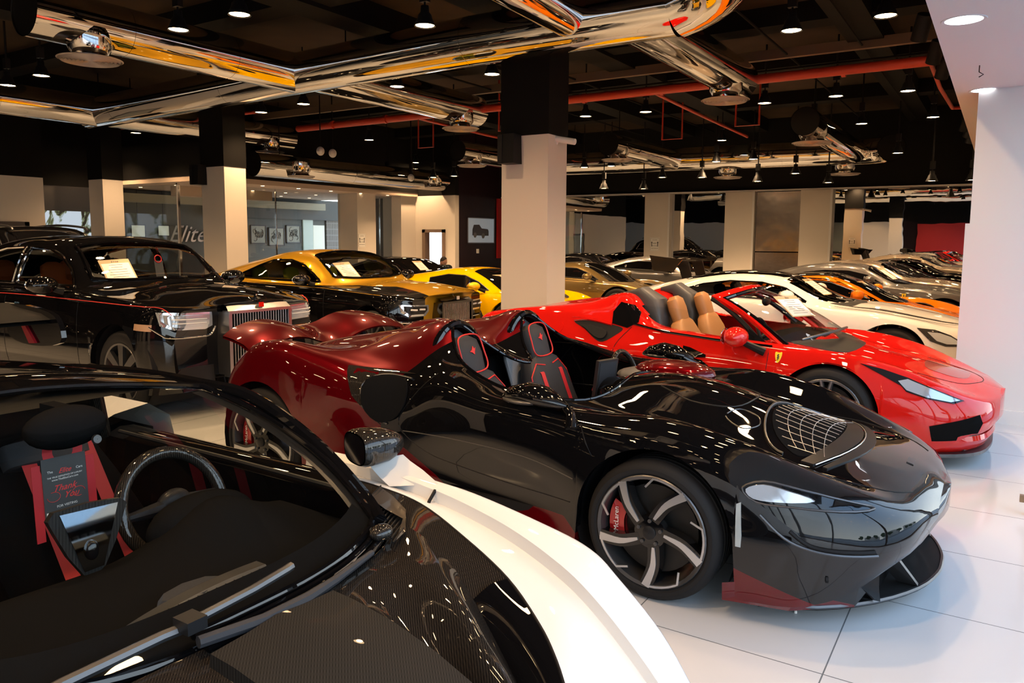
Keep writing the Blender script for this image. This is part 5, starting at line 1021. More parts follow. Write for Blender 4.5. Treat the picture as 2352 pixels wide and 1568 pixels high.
# ---------------------------------------------------------------- luxury limousine and coupe
def chrome_grille(C, w, z0, z1, m='chrome', x=.05, n=22, lintel=.09, barm=None):
    g = MB(); g.box((x - .2, -w - .035, z0), (x, -w, z1)).box((x - .2, w, z0), (x, w + .035, z1)); T = Matrix.Identity(4)
    g.add([(x - .25, -w - .035, z1), (x, -w - .035, z1), (x, 0, z1 + .012), (x - .25, 0, z1 + .012), (x - .45, -w * .85, z1 + lintel), (x - .45, 0, z1 + lintel + .02), (x - .06, -w - .02, z1 + lintel * .6), (x - .06, 0, z1 + lintel * .8)], [(1, 2, 7, 6), (6, 7, 5, 4)])
    g.add([(x, w + .035, z1), (x, 0, z1 + .012), (x - .06, w + .02, z1 + lintel * .6), (x - .06, 0, z1 + lintel * .8), (x - .45, w * .85, z1 + lintel), (x - .45, 0, z1 + lintel + .02)], [(0, 2, 3, 1), (2, 4, 5, 3)])
    g.box((x - .1, -w - .03, z0 - .02), (x + .005, w + .03, z0 + .02)).box((x - .1, -w - .03, z1 - .015), (x + .006, w + .03, z1 + .012)); o = g.build('radiator_grille', m, C.root, False)
    b = MB()
    for k in range(n): y = -w + 2 * w * (k + .5) / n; b.tube([(x - .03, y, z0), (x - .03, y, z1)], w * .34 / n, 8)
    b.build('grille_bars', barm or m, o, True); box('grille_backing', (x - .2, -w, z0), (x - .06, w, z1), 'alc', o)
    MB().tube([(x - .08, 0, z1 + lintel * .7), (x - .09, 0, z1 + lintel * .7 + .05), (x - .07, 0, z1 + lintel * .7 + .09)], [.028, .016, .012], 8).tube([(x - .17, 0, z1 + lintel * .7 + .10), (x - .09, 0, z1 + lintel * .7 + .085), (x - .04, 0, z1 + lintel * .7 + .11)], [.006, .014, .008], 6).build('bonnet_mascot', 'chrome', o)
    MB().box((x - .03, -.03, z1 + .03), (x + .0, .03, z1 + .075)).build('emblem', 'chrome', o, False)
def lux(name, loc, label, R, arches, bodym, win, ws, roofm, seatsm, dims, sheet, up=None):
    root = empty(name, loc, 0, label, 'car'); C = Car(root, R, arches, step=.05, sub=4, sweep=(.28, .9, .25, .9), sharp=())
    for h in ('y-', 'y+'):
        for w in win: C.cut(w, h)
    C.cut(ws, 'z'); C.body(bodym, 'body')
    for h in ('y-', 'y+'):
        for w in win: C.patch('side_window', w, h, M['tint'], off=.0, res=.08, thick=0); C.cord('window_trim', w + [w[0]], h, dims.get('trim', 'chrome'), .014, .006)
    C.patch('windscreen', ws, 'z', M['glass'], off=0, res=.08, thick=0); C.cord('windscreen_seal', ws + [ws[0]], 'z', 'black_paint', .02, .004)
    C.chassis(); wheels(C, C.W - .03, *dims['wheel']); return C
def build_limo():
    R = [(0, .80, .24, .05, .90, .74, .97, .62, 1.00, .42, 1.02, 1.04, 1.05), (-.12, .93, .22, .05, .96, .84, 1.00, .64, 1.02, .42, 1.05, 1.08, 1.09), (-.4, .99, .22, .05, .99, .88, 1.04, .66, 1.06, .42, 1.10, 1.13, 1.14),
         (-.9, 1.0, .22, .04, 1.02, .90, 1.07, .68, 1.09, .42, 1.13, 1.16, 1.17), (-1.4, 1.0, .22, .04, 1.03, .90, 1.09, .72, 1.12, .5, 1.15, 1.18, 1.19), (-1.62, 1.0, .22, .04, 1.04, .89, 1.10, .80, 1.17, .68, 1.22, 1.25, 1.26),
         (-1.9, 1.0, .22, .04, 1.04, .88, 1.11, .80, 1.31, .70, 1.45, 1.49, 1.50), (-2.15, 1.0, .22, .04, 1.04, .88, 1.11, .78, 1.38, .66, 1.555, 1.60, 1.61), (-2.7, 1.0, .22, .04, 1.04, .88, 1.11, .78, 1.39, .64, 1.59, 1.64, 1.65),
         (-3.4, 1.0, .22, .04, 1.03, .88, 1.10, .77, 1.37, .62, 1.57, 1.63, 1.64), (-4.0, 1.0, .22, .04, 1.02, .88, 1.09, .75, 1.30, .58, 1.48, 1.55, 1.57), (-4.5, .99, .23, .04, 1.0, .86, 1.06, .70, 1.18, .5, 1.30, 1.38, 1.40), (-4.9, .98, .25, .05, .97, .82, 1.02, .62, 1.05, .42, 1.08, 1.10, 1.11), (-5.6, .85, .4, .06, .85, .7, .92, .5, .95, .35, .96, .97, .97)]
    w1 = curve([(-1.66, 1.16), (-1.80, 1.30), (-2.02, 1.45), (-2.35, 1.515), (-2.78, 1.53), (-2.80, 1.16)], 3, True); w1 = [(-1.68, 1.155), (-1.82, 1.31), (-2.02, 1.43), (-2.3, 1.50), (-2.76, 1.525), (-2.78, 1.155)]
    w2 = [(-2.88, 1.155), (-2.87, 1.525), (-3.3, 1.51), (-3.75, 1.44), (-4.1, 1.30), (-4.28, 1.15)]
    ws = [(-1.60 + .14 * (1 - (y / .68) ** 2), y) for y in [-.70 + .14 * k for k in range(11)]] + [(-2.04 - .03 * (1 - (y / .6) ** 2), y) for y in [.62 - .124 * k for k in range(11)]]
    loc = Vector((-6.05, 4.87, 0))
    C = lux('limousine', loc, 'large black limousine with upright chrome grille and orange pinstripe', R, [(-.72, .39, .46), (-4.3, .39, .46)], M['black_paint'], [w1, w2], ws, None, 'orl', dict(wheel=(.39, .28, .26, 'wide', 'gun')), None)
    r = C.root; interior(C, -1.5, -4.4, .8, .35, ((-2.75, -.4, .62), (-2.75, .4, .62), (-3.9, -.4, .62), (-3.9, .4, .62)), 'orl', (-2.2, .4, 1.03), -2.0, 1.08, .66)
    chrome_grille(C, .335, .36, .95, mat('satin_chrome', (.45, .45, .46), .3, 1), .06, barm='silver')
    hlp = [(-.88, .97), (-.44, .955), (-.43, .83), (-.50, .80), (-.80, .81), (-.87, .85)]
    for hp, sg in zip(C.patch2('headlight', hlp, 'x', 'ledw', off=.004, res=.04), (1, -1)):
        q = [(-.84, .945), (-.47, .935), (-.47, .85), (-.52, .825), (-.79, .835), (-.84, .87)]; q = q if sg > 0 else [(-a, b) for a, b in q][::-1]
        C.patch('headlight_lens', q, 'x', 'lens', off=.012, res=.04, parent=hp)
        for z in (.905, .870): C.cord('light_bar', [(sg * -.80, z), (sg * -.50, z - .005)], 'x', 'paper', .005, .016, parent=hp)
    for sg in (-1, 1):
        C.cord('bumper_trim', curve([(sg * .93, .84), (sg * .86, .76), (sg * .80, .74), (sg * .5, .735), (sg * .43, .76), (sg * .40, .82)], 3), 'x', 'chrome', .008, .004)
        C.patch('lower_intake', [(sg * .42, .30), (sg * .42, .46), (sg * .74, .46), (sg * .82, .38), (sg * .80, .30)][::sg], 'x', 'satin', off=.004); C.cord('bumper_trim', [(sg * .40, .28), (sg * .85, .28)], 'x', 'chrome', .006, .004)
        C.patch('side_marker', [(-.30, .80), (-.30, .86), (-.46, .865), (-.46, .81)], 'y-' if sg < 0 else 'y+', mat('marker_amber', (.5, .30, .18), .3, coat=1), off=.008, res=.04)
        C.patch('side_badge', [(-1.17, .52), (-1.13, .52), (-1.13, .70), (-1.17, .70)], 'y-' if sg < 0 else 'y+', 'chrome', off=.008, res=.04)
    C.cord2('pinstripe', curve([(-.16, .93), (-.25, 1.0), (-.5, 1.02), (-1.5, 1.035), (-2.8, 1.04), (-4.6, 1.0)], 4), 'piping', .004, .002); seam(C, [(-1.40, 1.03), (-1.39, .8), (-1.37, .3)]); seam(C, [(-2.83, 1.1), (-2.83, .3)])
    C.cord2('door_handle', [(-1.62 - .95, .95), (-1.62 - 1.15, .95)], 'chrome', .014, .01); C.cord2('belt_trim', [(-.5, 1.045), (-1.5, 1.10), (-2.8, 1.115), (-4.5, 1.07)], 'chrome', .008, .004)
    wing_mirror(C, -1.78, 1.10, 1.17, 'black_paint', foot=(-1.72, .93, 1.10), sc=1.2)
    price_sheet(Vector((-1.66, -.40, 1.285)) + loc, (.20, .95, .05), (-.68, .15, .60), .30, .36, 'price sheet behind the windscreen of the black limousine', 'price sheets behind the windscreens')
    T = frame(Vector((-1.86, .18, 1.32)) + loc, (0, 1, 0), (-.2, 0, 1)); tg = MB().box((-.05, -.13, 0), (.05, .06, .002), T).build('hang_tag', _mats['tag_grey'], None, False); tag(tg, 'grey hang tag with red hook inside the black limousine', 'tag'); MB().tube([T @ Vector((.04 * math.cos(a), .08 + .04 * math.sin(a), .001)) for a in [pi * k / 8 for k in range(17)]], .007, 6).build('tag_hook', 'belt', tg)
    return C
def build_coupe():
    R = [(0, .78, .24, .05, .80, .72, .88, .6, .91, .4, .93, .95, .96), (-.12, .90, .22, .05, .86, .80, .92, .62, .94, .42, .96, .98, .99), (-.4, .96, .2, .05, .90, .84, .95, .66, .97, .44, 1.0, 1.03, 1.04),
         (-.9, .97, .2, .04, .93, .87, .98, .68, 1.0, .46, 1.03, 1.05, 1.06), (-1.35, .97, .2, .04, .95, .87, 1.0, .70, 1.02, .5, 1.05, 1.07, 1.08), (-1.55, .97, .2, .04, .96, .87, 1.01, .78, 1.08, .66, 1.14, 1.17, 1.18),
         (-1.85, .97, .2, .04, .97, .87, 1.02, .77, 1.22, .64, 1.34, 1.38, 1.39), (-2.2, .97, .2, .04, .98, .87, 1.03, .75, 1.27, .60, 1.42, 1.46, 1.47), (-2.7, .97, .2, .04, .99, .87, 1.04, .74, 1.25, .58, 1.40, 1.45, 1.46),
         (-3.2, .975, .2, .04, 1.0, .87, 1.04, .72, 1.18, .54, 1.30, 1.37, 1.38), (-3.8, .98, .22, .04, 1.0, .86, 1.04, .68, 1.12, .5, 1.19, 1.25, 1.26), (-4.3, .97, .24, .05, .97, .83, 1.0, .62, 1.05, .42, 1.09, 1.12, 1.13), (-5.1, .85, .4, .06, .82, .7, .88, .5, .9, .35, .92, .93, .93)]
    wn_ = [(-1.62, 1.06), (-1.78, 1.16), (-2.0, 1.27), (-2.3, 1.335), (-2.7, 1.325), (-3.0, 1.24), (-3.25, 1.14), (-3.38, 1.07)]
    ws = [(-1.52 + .14 * (1 - (y / .68) ** 2), y) for y in [-.68 + .136 * k for k in range(11)]] + [(-1.97 - .06 * (1 - (y / .58) ** 2), y) for y in [.58 - .116 * k for k in range(11)]]
    loc = Vector((-6.05, 8.05, 0))
    m = paint('gold_over_black', (.5, .27, .015), .45, .3); N, L = nodes(m); X = xyz(m)
    d = math_n(N, L, 'ABSOLUTE', X[1]); bl = math_n(N, L, 'LESS_THAN', X[2], 1.015); bl = math_n(N, L, 'MULTIPLY', bl, math_n(N, L, 'GREATER_THAN', math_n(N, L, 'ADD', d, math_n(N, L, 'MULTIPLY', math_n(N, L, 'MAXIMUM', math_n(N, L, 'MULTIPLY_ADD', X[0], -1, -.2), 0), .10)), .50))
    c = mixcol(m, bl, (.5, .27, .015), (.0035, .0034, .004)); 
    C = lux('gold_coupe', loc, 'gold over black luxury coupe with lime seats, behind the speedster', R, [(-.60, .37, .43), (-3.85, .37, .43)], m, [wn_], ws, None, 'lime', dict(wheel=(.37, .27, .25, 'multi'), trim='black_paint'), None)
    interior(C, -1.4, -3.9, .76, .33, ((-2.5, -.38, .55), (-2.5, .38, .55), (-3.2, -.38, .55)), 'lime', (-2.05, .38, .95), -1.85, 1.0, .60)
    chrome_grille(C, .30, .36, .82, mat('dark_chrome', (.10, .10, .10), .12, 1), .05, 20, .08, 'chrome')
    hlp = [(-.84, .82), (-.44, .80), (-.42, .72), (-.48, .66), (-.78, .67), (-.83, .72)]
    for hp, sg in zip(C.patch2('headlight', hlp, 'x', 'ledw', off=.004, res=.04), (1, -1)):
        q = [(-.80, .80), (-.48, .785), (-.46, .74), (-.52, .69), (-.76, .695), (-.80, .74)]; q = q if sg > 0 else [(-a, b) for a, b in q][::-1]; C.patch('headlight_lens', q, 'x', 'satin', off=.012, res=.04, parent=hp)
        for y in (.56, .70): C.cord('light_bar', [(-sg * (y + .05), .755), (-sg * (y - .04), .75)], 'x', 'paper', .012, .018, parent=hp)
        C.cord('bumper_trim', [(-sg * .86, .60), (-sg * .42, .58)], 'x', 'chrome', .014, .004); C.patch('lower_intake', [(sg * .40, .30), (sg * .40, .50), (sg * .74, .50), (sg * .80, .34)][::sg], 'x', 'satin', off=.004)
    C.cord2('pinstripe', [(-.5, .93), (-1.5, .985), (-3, 1.01)], 'gold', .003, .002); C.cord2('side_marker', [(-.5, .66), (-.62, .665)], 'ledw', .014, .004); seam(C, [(-1.45, 1.0), (-1.42, .3)])
    wing_mirror(C, -1.72, 1.06, 1.09, 'black_paint', foot=(-1.66, .9, 1.02), sc=1.05)
    price_sheet(Vector((-1.60, -.36, 1.20)) + loc, (.12, .96, .04), (-.70, .12, .55), .28, .34, 'price sheet behind the windscreen of the gold coupe', 'price sheets behind the windscreens')
build_limo(); build_coupe()
# ---------------------------------------------------------------- the other cars
GT = [(0, .60, .25, .05, .50, .5, .58, .4, .62, .28, .64, .65, .66), (-.10, .80, .2, .05, .55, .66, .66, .52, .69, .36, .70, .70, .70), (-.3, .91, .15, .05, .64, .74, .71, .58, .72, .38, .74, .76, .76), (-.6, .95, .14, .05, .73, .80, .78, .64, .77, .42, .79, .81, .82), (-1.0, .96, .14, .05, .80, .82, .84, .66, .84, .44, .86, .88, .88),
      (-1.45, .94, .15, .04, .84, .83, .87, .68, .88, .46, .90, .92, .92), (-1.70, .92, .15, .04, .86, .83, .89, .72, .93, .58, .97, .98, .98), (-2.1, .92, .15, .04, .87, .83, .91, .70, 1.06, .56, 1.15, 1.19, 1.20), (-2.55, .93, .15, .04, .88, .83, .92, .68, 1.10, .54, 1.20, 1.245, 1.255), (-3.1, .95, .15, .05, .90, .83, .94, .66, 1.06, .50, 1.15, 1.21, 1.22),
      (-3.6, .97, .16, .06, .92, .82, .97, .64, 1.02, .44, 1.06, 1.10, 1.11), (-4.1, .96, .2, .06, .88, .78, .93, .6, .96, .42, .97, .98, .98), (-4.5, .88, .35, .06, .74, .7, .82, .55, .85, .4, .86, .87, .87)]
GTW = [(-1.80, .93), (-2.05, 1.07), (-2.35, 1.135), (-2.75, 1.14), (-3.1, 1.09), (-3.35, 1.01), (-3.30, .97), (-2.6, .955)]
GTS = [(-1.62 + .22 * (1 - (y / .62) ** 2), y) for y in [-.62 + .124 * k for k in range(11)]] + [(-2.06 - .05 * (1 - (y / .52) ** 2), y) for y in [.52 - .104 * k for k in range(11)]]
SC = [(0, .55, .26, .05, .40, .45, .46, .36, .48, .25, .49, .50, .50), (-.08, .78, .2, .05, .46, .62, .51, .5, .52, .34, .53, .54, .54), (-.3, .91, .15, .05, .56, .74, .62, .58, .58, .38, .58, .59, .59), (-.65, .95, .13, .06, .68, .80, .73, .62, .65, .4, .65, .67, .67), (-1.0, .96, .13, .06, .74, .80, .78, .64, .71, .42, .72, .74, .74), (-1.3, .95, .14, .05, .75, .80, .79, .68, .79, .5, .82, .84, .84),
      (-1.7, .93, .14, .05, .77, .80, .81, .68, .93, .54, 1.0, 1.03, 1.03), (-2.1, .94, .14, .05, .79, .80, .83, .64, 1.03, .50, 1.12, 1.15, 1.155), (-2.5, .96, .14, .06, .82, .80, .86, .62, 1.03, .48, 1.12, 1.15, 1.155), (-3.0, .98, .14, .07, .86, .82, .92, .62, 1.0, .44, 1.06, 1.08, 1.08), (-3.6, .98, .15, .07, .89, .82, .95, .62, .96, .42, .98, .99, .99), (-4.1, .96, .22, .07, .84, .78, .89, .6, .9, .4, .9, .9, .9), (-4.45, .88, .36, .07, .7, .7, .78, .55, .8, .4, .82, .83, .83)]
SCW = [(-1.5, .83), (-1.75, .95), (-2.05, 1.045), (-2.4, 1.055), (-2.75, .99), (-2.7, .92), (-2.2, .86)]
SCS = [(-1.30 + .22 * (1 - (y / .62) ** 2), y) for y in [-.62 + .124 * k for k in range(11)]] + [(-1.98 - .06 * (1 - (y / .46) ** 2), y) for y in [.46 - .092 * k for k in range(11)]]
SV = [(0, .80, .3, .05, .85, .7, .95, .6, .98, .4, 1.0, 1.02, 1.02), (-.15, .93, .28, .05, .9, .8, 1.0, .62, 1.03, .42, 1.06, 1.07, 1.08), (-.9, .98, .28, .04, 1.0, .88, 1.08, .7, 1.1, .45, 1.14, 1.16, 1.17), (-1.35, .98, .28, .04, 1.02, .88, 1.1, .74, 1.13, .5, 1.18, 1.2, 1.2), (-1.7, .98, .28, .04, 1.03, .88, 1.12, .78, 1.32, .66, 1.45, 1.48, 1.5), (-2.1, .98, .28, .04, 1.04, .88, 1.13, .77, 1.45, .64, 1.68, 1.73, 1.74), (-3.0, .98, .28, .04, 1.05, .88, 1.13, .77, 1.48, .64, 1.72, 1.78, 1.79), (-4.0, .98, .28, .04, 1.05, .87, 1.13, .75, 1.45, .62, 1.68, 1.74, 1.75), (-4.5, .97, .3, .05, 1.03, .84, 1.1, .7, 1.3, .56, 1.48, 1.55, 1.56), (-4.85, .88, .4, .06, .98, .78, 1.05, .62, 1.1, .45, 1.15, 1.2, 1.2)]
SVW = [(-1.7, 1.16), (-1.95, 1.42), (-2.2, 1.60), (-3.0, 1.66), (-3.9, 1.62), (-4.3, 1.45), (-4.4, 1.2)]
SVS = [(-1.45 + .14 * (1 - (y / .66) ** 2), y) for y in [-.66 + .132 * k for k in range(11)]] + [(-1.98, y) for y in [.58 - .116 * k for k in range(11)]]
TPL = dict(gt=(GT, GTW, GTS, [(-.86, .34, .40), (-3.55, .345, .41)], .93, .345), sc=(SC, SCW, SCS, [(-.98, .33, .385), (-3.62, .345, .40)], .95, .34), suv=(SV, SVW, SVS, [(-.9, .38, .44), (-3.9, .38, .44)], .95, .38))
def simple_car(kind, name, loc, label, paintm, rz=0, hs=1.0, roofm=None, glassm='dark', hero=False, seats=None, sheet=None, extra=None, step=.07, hl=True):
    R, Wn, Ws, ar, wy, wr = TPL[kind]; R = [(r[0], r[1], r[2], r[3]) + tuple(v * (hs if (i % 2 == 0 or i == 9) else 1) if i < 8 else v * hs for i, v in enumerate(r[4:])) for r in R] if False else R
    root = empty(name, loc, rz, label, 'car'); C = Car(root, R, ar, step=step, sub=3, sweep=(.16, .7, .14, .6))
    if hero:
        for h in ('y-', 'y+'): C.cut(Wn, h)
        C.cut(Ws, 'z')
    C.body(M[paintm] if isinstance(paintm, str) else paintm)
    if roofm:
        top = [(Ws[0][0] - .45, -.46)] + [(p[0] - .0, p[1]) for p in Ws[:10:-1]][::-1][:0] ; C.patch('roof_panel', [(-2.1, -.5), (-2.1, .5), (-3.4, .42), (-3.4, -.42)], 'z', roofm, off=.003, res=.1)
    for h in ('y-', 'y+'):
        C.patch('side_window', Wn, h, M[glassm if not hero else 'tint'], off=.004 if not hero else 0, res=.1, thick=0) if hero else C.patch('side_window', Wn, h, 'black_paint', off=.004, res=.1, thick=0)
        C.cord('window_trim', Wn + [Wn[0]], h, 'black_paint' if hero else 'gun', .010, .004, res=.15)
        if hl:
            HP = {'gt': [(-.62, .715), (-.45, .70), (-.30, .645), (-.20, .58), (-.19, .53), (-.34, .53), (-.48, .58)], 'sc': [(-.62, .66), (-.45, .62), (-.24, .53), (-.30, .50), (-.45, .54)], 'suv': [(-.4, .92), (-.12, .9), (-.12, .8), (-.4, .84)]}[kind]; cx, cz = sum(p[0] for p in HP) / len(HP), sum(p[1] for p in HP) / len(HP)
            hp = C.patch('headlight', HP, h, 'black_paint', off=.005, res=.05); C.patch('headlight_lens', [(cx + .02 + (p[0] - cx) * .68, cz - .004 + (p[1] - cz) * .66) for p in HP], h, 'lens', off=.012, res=.05, parent=hp)
    C.patch('windscreen', Ws, 'z', M['tint'] if hero else M['black_paint'], off=0 if hero else .004, res=.1, thick=0)
    C.chassis(); wheels(C, wy, wr, wr - .085, .24, 'multi', 'gun')
    wing_mirror(C, {'gt': -1.98, 'sc': -1.62, 'suv': -1.9}[kind], .98, {'gt': 1.0, 'sc': .90, 'suv': 1.2}[kind], paintm if roofm is None else 'black_paint', foot=({'gt': -1.85, 'sc': -1.5, 'suv': -1.8}[kind], .84, {'gt': .92, 'sc': .82, 'suv': 1.13}[kind]))
    if hero:
        xs = {'gt': -2.75, 'sc': -2.5, 'suv': -2.9}[kind]; zs = {'gt': .42, 'sc': .38, 'suv': .8}[kind]; x1 = {'gt': -3.6, 'sc': -2.9, 'suv': -4.4}[kind]
        interior(C, {'gt': -1.5, 'sc': -1.25, 'suv': -1.5}[kind], x1, .72, .25, ((xs, -.36, zs), (xs, .36, zs)), seats or 'alc', (xs + .6, .36, zs + .42), xs + .75, zs + .48, .6)
    if sheet:
        zz = {'gt': 1.08, 'sc': .96, 'suv': 1.4}[kind]; xx = {'gt': -1.80, 'sc': -1.58, 'suv': -1.7}[kind]
        price_sheet(Matrix.Rotation(rz, 3, 'Z') @ Vector((xx, -.2, zz)) + Vector(loc), (.2, .95, 0), (-.8, .15, .52), .24, .34, sheet, 'price sheets behind the windscreens')
    if extra: extra(C)
    return C
def x_white(C):
    C.patch('roof_panel', curve([(-2.15, -.40), (-2.12, 0), (-2.15, .40), (-2.9, .42), (-3.4, .36), (-3.5, 0), (-3.4, -.36), (-2.9, -.42)], 2, True), 'z', 'black_paint', off=.003, res=.1)
    for sg in (-1, 1):
        C.patch('bonnet_vent', [(-1.45, sg * .52), (-1.2, sg * .49), (-.4, sg * .42), (-.18, sg * .36), (-.4, sg * .46), (-1.0, sg * .55)][::sg], 'z', 'satin', off=.004, res=.06)
    C.patch('cowl_panel', [(-1.56, -.62), (-1.34, -.5), (-1.24, 0), (-1.34, .5), (-1.56, .62), (-1.42, .3), (-1.38, 0), (-1.42, -.3)], 'z', 'satin', off=.003); seam(C, [(-1.72, .86), (-1.62, .6)]); C.cord('panel_gap', curve([(-1.5, -.70), (-.9, -.66), (-.4, -.55), (-.1, -.3)], 3), 'z', 'grey_dark', .003)
simple_car('gt', 'white_coupe', (-.12, 10.2, 0), 'white fastback coupe with black roof panel behind the red open car', 'white', hero=True, sheet='price sheet behind the windscreen of the white fastback coupe', extra=x_white, step=.05)
def x_wing(C):
    g = MB(); g.grid([[(-4.35 + x, y, 1.28 + z) for x, z in ((.0, .0), (-.12, .035), (-.30, .06), (-.30, .045), (-.1, .0))] for y in (-.9, -.4, 0, .4, .9)]); g.build('aerofoil', M['carbon'], C.root)
    for sg in (-1, 1): MB().prism([(-4.2, 1.34), (-4.75, 1.40), (-4.68, 1.16), (-4.35, 1.14)], 'y', sg * .9 - .01, sg * .9 + .01).build('aerofoil_endplate', 'black_paint', C.root, False); MB().prism([(-4.2, .95), (-4.3, 1.3), (-4.5, 1.3), (-4.35, .9)], 'y', sg * .35 - .012, sg * .35 + .012).build('aerofoil_strut', 'satin', C.root, False)
def x_or(C):
    x_wing(C); C.patch('roof_panel', curve([(-1.98, -.44), (-1.95, 0), (-1.98, .44), (-2.8, .46), (-3.3, .36), (-3.3, -.36), (-2.8, -.46)], 2, True), 'z', 'black_paint', off=.003, res=.1); [C.patch('roof_pillar', [(-1.36, .80), (-1.44, .84), (-2.0, 1.09), (-2.5, 1.11), (-3.0, 1.04), (-3.2, .96), (-2.8, .90), (-2.0, .84)], h, 'black_paint', off=.002, res=.1) for h in ('y-', 'y+')]; C.cord2('window_line', curve([(-1.5, .84), (-1.9, 1.03), (-2.4, 1.08), (-2.8, 1.0)], 3), 'orange', .006, .006)
simple_car('sc', 'orange_supercar', (-.05, 12.5, 0), 'orange supercar with black roof and tall black rear aerofoil behind white coupe', 'orange', sheet='price sheet on the windscreen of the orange supercar', extra=x_or)
def x_gf(C): shield(C, -1.45, .74, .045)
simple_car('gt', 'grey_coupe', (.1, 15.1, 0), 'grey sports coupe with yellow shield badge behind the orange supercar', 'grey', sheet='price sheet on the windscreen of the grey badged coupe', extra=x_gf)
simple_car('gt', 'taupe_coupe', (.0, 17.7, 0), 'dark taupe sports coupe with orange seats near the mirrored wall at right', 'taupe', hero=True, seats='orl')
simple_car('sc', 'black_supercar', (-.1, 20.3, 0), 'black supercar closest to the mirrored wall at right', 'black_paint')
simple_car('gt', 'grey_coupe', (-4.5, 17.5, 0), 'dark grey coupe beyond the tall black aerofoil, before the mirrored wall', 'grey')
simple_car('sc', 'bronze_supercar', (-5.45, 14.85, 0), 'bronze supercar just right of the nearest column', 'bronze', glassm='dark')
simple_car('gt', 'black_coupe', (-7.9, 20.3, 0), 'black coupe behind the bronze supercar', 'black_paint')
simple_car('sc', 'yellow_supercar', (-5.35, 10.75, 0), 'bright yellow supercar passing behind the nearest column', 'yellow', sheet='price sheet on the windscreen of the bright yellow supercar')
simple_car('gt', 'black_coupe', (-8.5, 12.7, 0), 'black coupe between the gold coupe and the yellow supercar', 'black_paint', sheet='price sheet on the windscreen of the black coupe behind the gold coupe')
def x_suv(C):
    for sg in (-1, 1): MB().tube(curve([(-2.0, sg * .60, 1.74), (-2.15, sg * .60, 1.80), (-3.0, sg * .60, 1.84), (-4.0, sg * .58, 1.79), (-4.15, sg * .58, 1.73)], 3), .02, 8).build('roof_rail', 'gun', C.root)
simple_car('suv', 'black_suv', (-11.5, 6.7, 0), 'black sport utility vehicle with roof rails behind the black limousine', 'black_paint', extra=x_suv)
simple_car('sc', 'dark_supercar', (-10.6, 1.2, 0), 'dark supercar outside the left picture edge, seen in reflections', 'black_paint', hl=False)
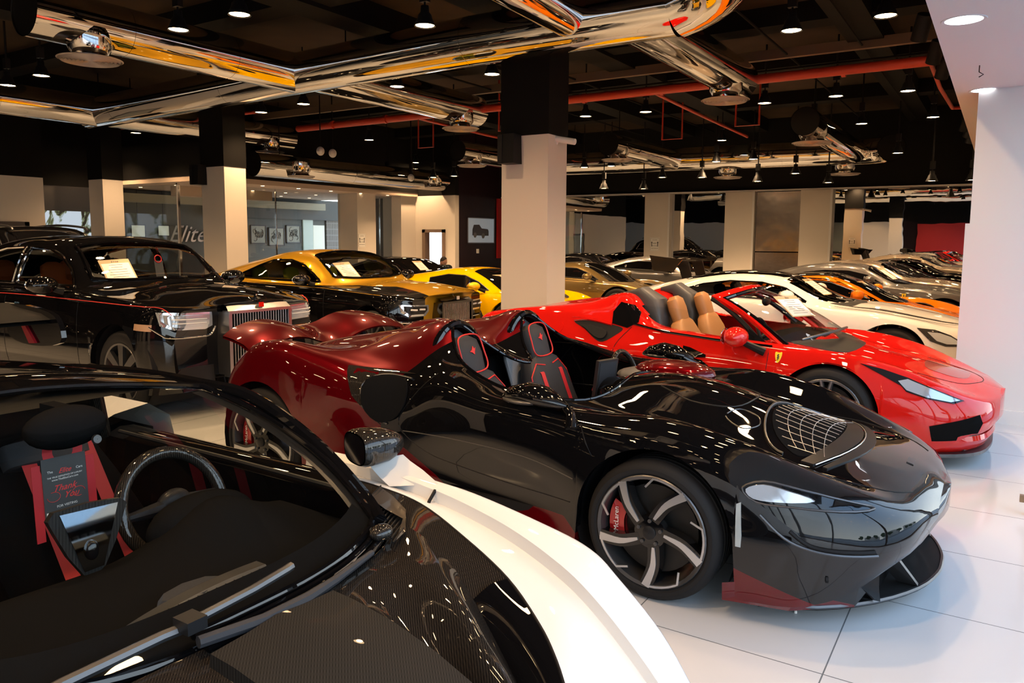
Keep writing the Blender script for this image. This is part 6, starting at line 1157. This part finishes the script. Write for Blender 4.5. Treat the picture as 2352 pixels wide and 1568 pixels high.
# ---------------------------------------------------------------- seated man, desk
def build_man():
    o = empty('person', (-12.0, 15.2, 0), 0, 'man with dark hair and beard in dark jacket sitting looking down at desk', 'person')
    me = bpy.data.meshes.new('body'); J = [(0, 0, .50), (.02, 0, .66), (.06, 0, .82), (.12, 0, .93), (.17, 0, .98), (.02, .10, .50), (.42, .12, .50), (.44, .12, .10), (.55, .12, .06), (.02, -.10, .50), (.42, -.12, .50), (.44, -.12, .10), (.55, -.12, .06), (.10, .19, .88), (.20, .25, .66), (.42, .14, .76), (.10, -.19, .88), (.20, -.25, .66), (.42, -.14, .76)]
    E = [(0, 1), (1, 2), (2, 3), (3, 4), (0, 5), (5, 6), (6, 7), (7, 8), (0, 9), (9, 10), (10, 11), (11, 12), (3, 13), (13, 14), (14, 15), (3, 16), (16, 17), (17, 18)]
    Rr = [.15, .14, .16, .12, .055, .10, .075, .05, .045, .10, .075, .05, .045, .075, .055, .035, .075, .055, .035]
    me.from_pydata(J, E, []); b = bpy.data.objects.new('tmp_body', me); COL.objects.link(b); sk = b.modifiers.new('s', 'SKIN'); sb = b.modifiers.new('u', 'SUBSURF'); sb.levels = 2; sb.render_levels = 2
    for i, v in enumerate(me.skin_vertices[0].data): v.radius = (Rr[i], Rr[i]); v.use_root = i == 0
    m2 = bpy.data.meshes.new_from_object(b.evaluated_get(bpy.context.evaluated_depsgraph_get())); bpy.data.objects.remove(b); link('body', m2, mat('jacket_dark', (.022, .014, .014), .8), o)
    skin = mat('skin', (.46, .24, .16), .5); hair = mat('hair_dark', (.02, .013, .010), .8); Tm = Matrix.Translation((.215, 0, 1.07)) @ Matrix.Rotation(.55, 4, 'Y')
    g = MB(); g.ell((0, 0, 0), (.095, .075, .115), Tm); g.ell((.09, 0, -.01), (.025, .014, .025), Tm, 10, 8); g.ell((0, .076, -.01), (.02, .01, .03), Tm, 10, 8); g.ell((0, -.076, -.01), (.02, .01, .03), Tm, 10, 8); g.tube([(.14, 0, .95), (.19, 0, 1.03)], .05, 10); g.build('head', skin, o)
    for sg in (-1, 1):
        g = MB(); g.ell((.47, sg * .13, .765), (.05, .035, .018), None, 10, 6)
        for k in range(4): g.tube([(.50, sg * (.105 + .017 * k), .77), (.555, sg * (.105 + .017 * k), .76), (.575, sg * (.105 + .017 * k), .748)], .008, 6)
        g.tube([(.46, sg * .10, .765), (.50, sg * .085, .758)], .009, 6); g.build('hand', skin, o)
    g = MB(); g.ell((-.022, 0, .03), (.09, .080, .105), Tm); g.build('hair', hair, o); g = MB(); g.ell((.035, 0, -.065), (.062, .06, .05), Tm); g.build('beard', hair, o)
    for sg in (-1, 1): MB().ell((.088, sg * .03, .015), (.008, .014, .007), Tm, 8, 6).build('eye', 'ink', o)
    e = empty('office_chair', (-12.05, 15.2, 0), 0, 'dark office chair the seated man is using', 'chair'); MB().box((-.05, -.25, .38), (.45, .25, .46)).build('seat', 'alc', e, False); g = MB(); spine_loft(g, [((-.12, 0, .5), .2, .03, (1, 0, 0)), ((-.2, 0, .7), .25, .04, (1, 0, 0)), ((-.25, 0, .98), .24, .04, (1, 0, 0)), ((-.26, 0, 1.08), .15, .03, (1, 0, 0))]); g.build('backrest', 'alc', e); MB().tube([(.2, 0, .38), (.2, 0, .06)], .03, 8).tube([(.2, -.28, .04), (.2, .28, .04)], .025, 6).tube([(-.08, 0, .04), (.48, 0, .04)], .025, 6).build('base', 'grey_dark', e)
    e = empty('desk', (-11.2, 15.2, 0), 0, 'dark office desk in front of the seated man', 'desk'); MB().box((-.4, -.8, .70), (.4, .8, .74)).build('desktop', 'satin', e, False); MB().box((-.38, -.78, 0), (.38, -.74, .7)).box((-.38, .74, 0), (.38, .78, .7)).build('side_panel', 'satin', e, False)
build_man()
p = onz(1827, 1407, 0); tag(MB().lathe([(.001, .012), (.006, .012), (.007, 0)], Matrix.Translation(p), 10).build('plastic_cap', 'paper'), 'tiny white plastic cap on the floor in front of the speedster wheel', 'cap')
